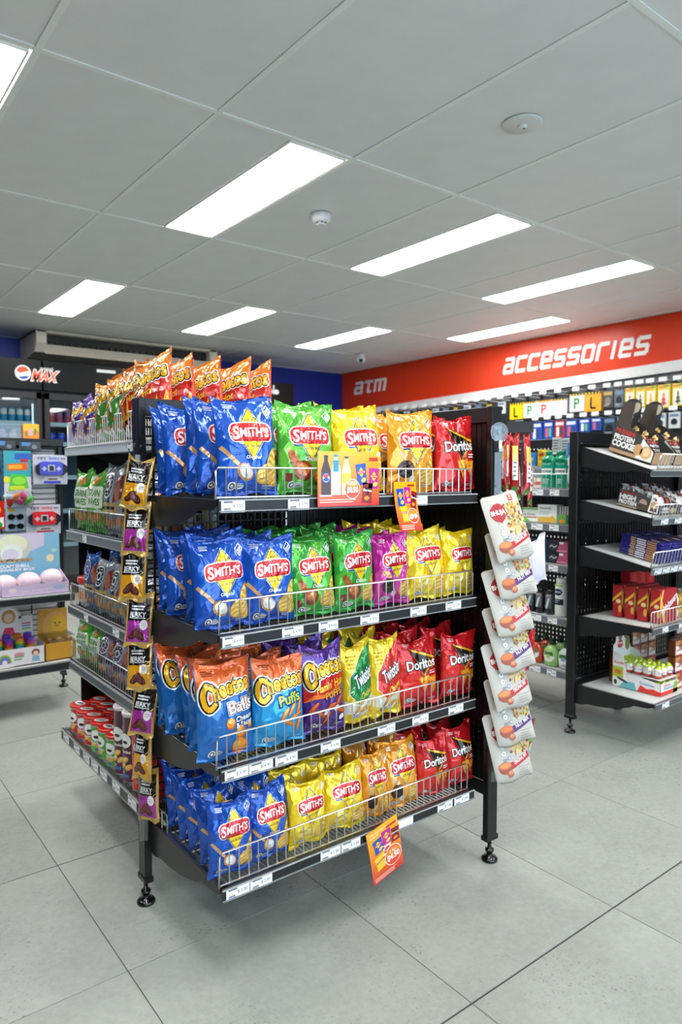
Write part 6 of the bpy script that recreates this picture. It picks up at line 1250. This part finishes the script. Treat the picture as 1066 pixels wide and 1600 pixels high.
def hang(kind, y, w_, h, z, lb, i):
    o = MB(); base = dict(ly='#e9cf1e', pg='#e9ecec', pr='#e9ecec', wh='#eceef0', lo='#f0a828', dk='#3f3b38', gd='#5d6a74', yc='#e3c61a', yd='#e3c61a', yy='#e3c61a', tb='#2a4fb0', tr='#b03a3a', tk='#2f4550', cl='#cfd4d8')[kind]
    nst = 3 if kind in ('wh', 'yc', 'yd', 'yy', 'ly', 'pg', 'pr', 'lo') else 2
    o.box(-w_ / 2, 0, 0, w_ / 2, .012 * nst, h, base, .001)
    ob = o.build('hang_pack', GLOSS); ob.location = (WX - .20 + .01, y, z - h); ob.rotation_euler = (0, .0, -math.pi / 2 + (.14 if kind == 'wh' else R.uniform(-.05, .05))); tag(ob, lb, 'pack')
    p = Pr(); W_, H_ = w_, h
    if kind in ('ly', 'pg', 'pr', 'lo', 'wh'):
        p.rect(0, H_ * .88, W_, H_, '#2a2c2e' if kind != 'pr' else '#b8504a', 1)
        for k in range(5): p.rect(W_ * (.02 + k * .2), H_ * .9, W_ * (.12 + k * .2), H_ * .98, '#f0d22a', 2)
    if kind in ('ly', 'lo'): p.line([(W_ * .38, H_ * .72), (W_ * .38, H_ * .17), (W_ * .68, H_ * .17)], W_ * .10, '#16171a', 3)
    if kind in ('pg', 'pr'):
        c = '#1f8a4a' if kind == 'pg' else '#d0302e'; p.text('P', W_ * .5, H_ * .45, W_ * .36, H_ * .55, c, 3, bold=.02)
    if kind == 'wh': p.line([(W_ * .4, H_ * .5), (W_ * .6, H_ * .56)], .006, '#d88', 2)
    if kind[0] == 'y':
        c = dict(yc='#d0302e', yd='#3f444c', yy='#e8a81e')[kind]; p.rect(W_ * .12, H_ * .06, W_ * .88, H_ * .76, '#ece6cf', 1); p.rect(W_ * .05, H_ * .84, W_ * .7, H_ * .93, '#d88a1f', 2); p.rect(W_ * .5, H_ * .9, W_ * .95, H_ * .96, '#4f9a3a', 2)
        for a, b in ((.42, .7), (.3, .52), (.18, .36)): p.poly([(W_ * (.5 - .1 - (.7 - b) * .5), H_ * (b - .2)), (W_ * (.6 + (.7 - b) * .5), H_ * (b - .2)), (W_ * .5, H_ * b)], c, 3)
        p.rect(W_ * .42, H_ * .1, W_ * .58, H_ * .2, c, 3)
    if kind in ('dk', 'gd', 'tk', 'cl'):
        p.ell(W_ * .5, H_ * .4, W_ * .3, H_ * .22, '#7d756b' if kind == 'dk' else '#22262a', 2); p.rect(W_ * .1, H_ * .72, W_ * .9, H_ * .9, '#6d86a8' if kind != 'dk' else '#b59a3a', 2); p.lines(W_ * .15, H_ * .2, W_ * .6, 2, H_ * .08, '#b9bec2', 3, .4)
    if kind in ('tb', 'tr'):
        p.rect(W_ * .1, H_ * .72, W_ * .9, H_ * .9, '#dfe6f2', 1); p.rect(W_ * .2, H_ * .08, W_ * .45, H_ * .62, '#d0606a' if i % 2 else '#dfe6ea', 2); p.rect(W_ * .55, H_ * .1, W_ * .8, H_ * .6, '#5fae7a' if i % 3 == 1 else '#3a4a6a', 2)
    p.build('print', GLOSS, plane((-W_ / 2, -.0002, 0), (1, 0, 0), (0, 0, 1)), ob, me=.2)
for i, (kd, y, w_, h) in enumerate(ROW1):
    q = link('price_hook', hkm, e); q.location = (0, y - 5.0, 2.062); 
    lbl = {0: NM['ly'], 5: NM['lo'], 6: NM['dk'], 7: NM['gd'], 3: NM['wh'], 1: NM['pg'] + ', left of the red P', 2: NM['pr'], 4: NM['pg'] + ', beside the amber one', 8: NM['yc'] + ', leftmost yellow one', 9: NM['yd'] + ', second yellow one', 10: NM['yy'], 11: NM['yc'] + ', larger right one', 12: NM['yd'] + ', at the frame edge'}[i]
    hang(kd, y, w_, h, 2.045 if i > 3 else 2.01, lbl + ' on hook', i)
for k in range(14):
    y = 5.1 + k * .17; q = link('price_hook', hkm, e); q.location = (0, y - 5.0, 2.062)
    hang(('cl', 'dk', 'gd')[k % 3], y, .09, .13 + .03 * (k % 2), 2.04, f'small hanging accessory pack, hook {NTH[k] if k < 9 else ("tenth", "eleventh", "twelfth", "thirteenth", "fourteenth")[k - 9]} left of the yellow learner plate', k)
ROW2 = [('tb', 4.63, .135, .19), ('tb', 4.48, .115, .18), ('tr', 4.345, .115, .175), ('tb', 4.21, .13, .18), ('tb', 4.06, .12, .13), ('tb', 3.93, .11, .12), ('tk', 3.79, .125, .19), ('gd', 3.67, .09, .19), ('cl', 3.55, .1, .15), ('cl', 3.42, .1, .14), ('cl', 3.29, .1, .15), ('cl', 3.16, .1, .14)]
for i, (kd, y, w_, h) in enumerate(ROW2):
    q = link('price_hook', hkm, e); q.location = (0, y - 5.0, 1.80)
    hang(kd, y, w_, h, 1.79, f'{dict(tb="blue toothbrush", tr="red toothbrush", tk="dark teal comb", gd="grey gadget", cl="clear accessory")[kd]} pack, {(NTH + ["tenth", "eleventh", "twelfth"])[i]} from left on lower hook row', i)
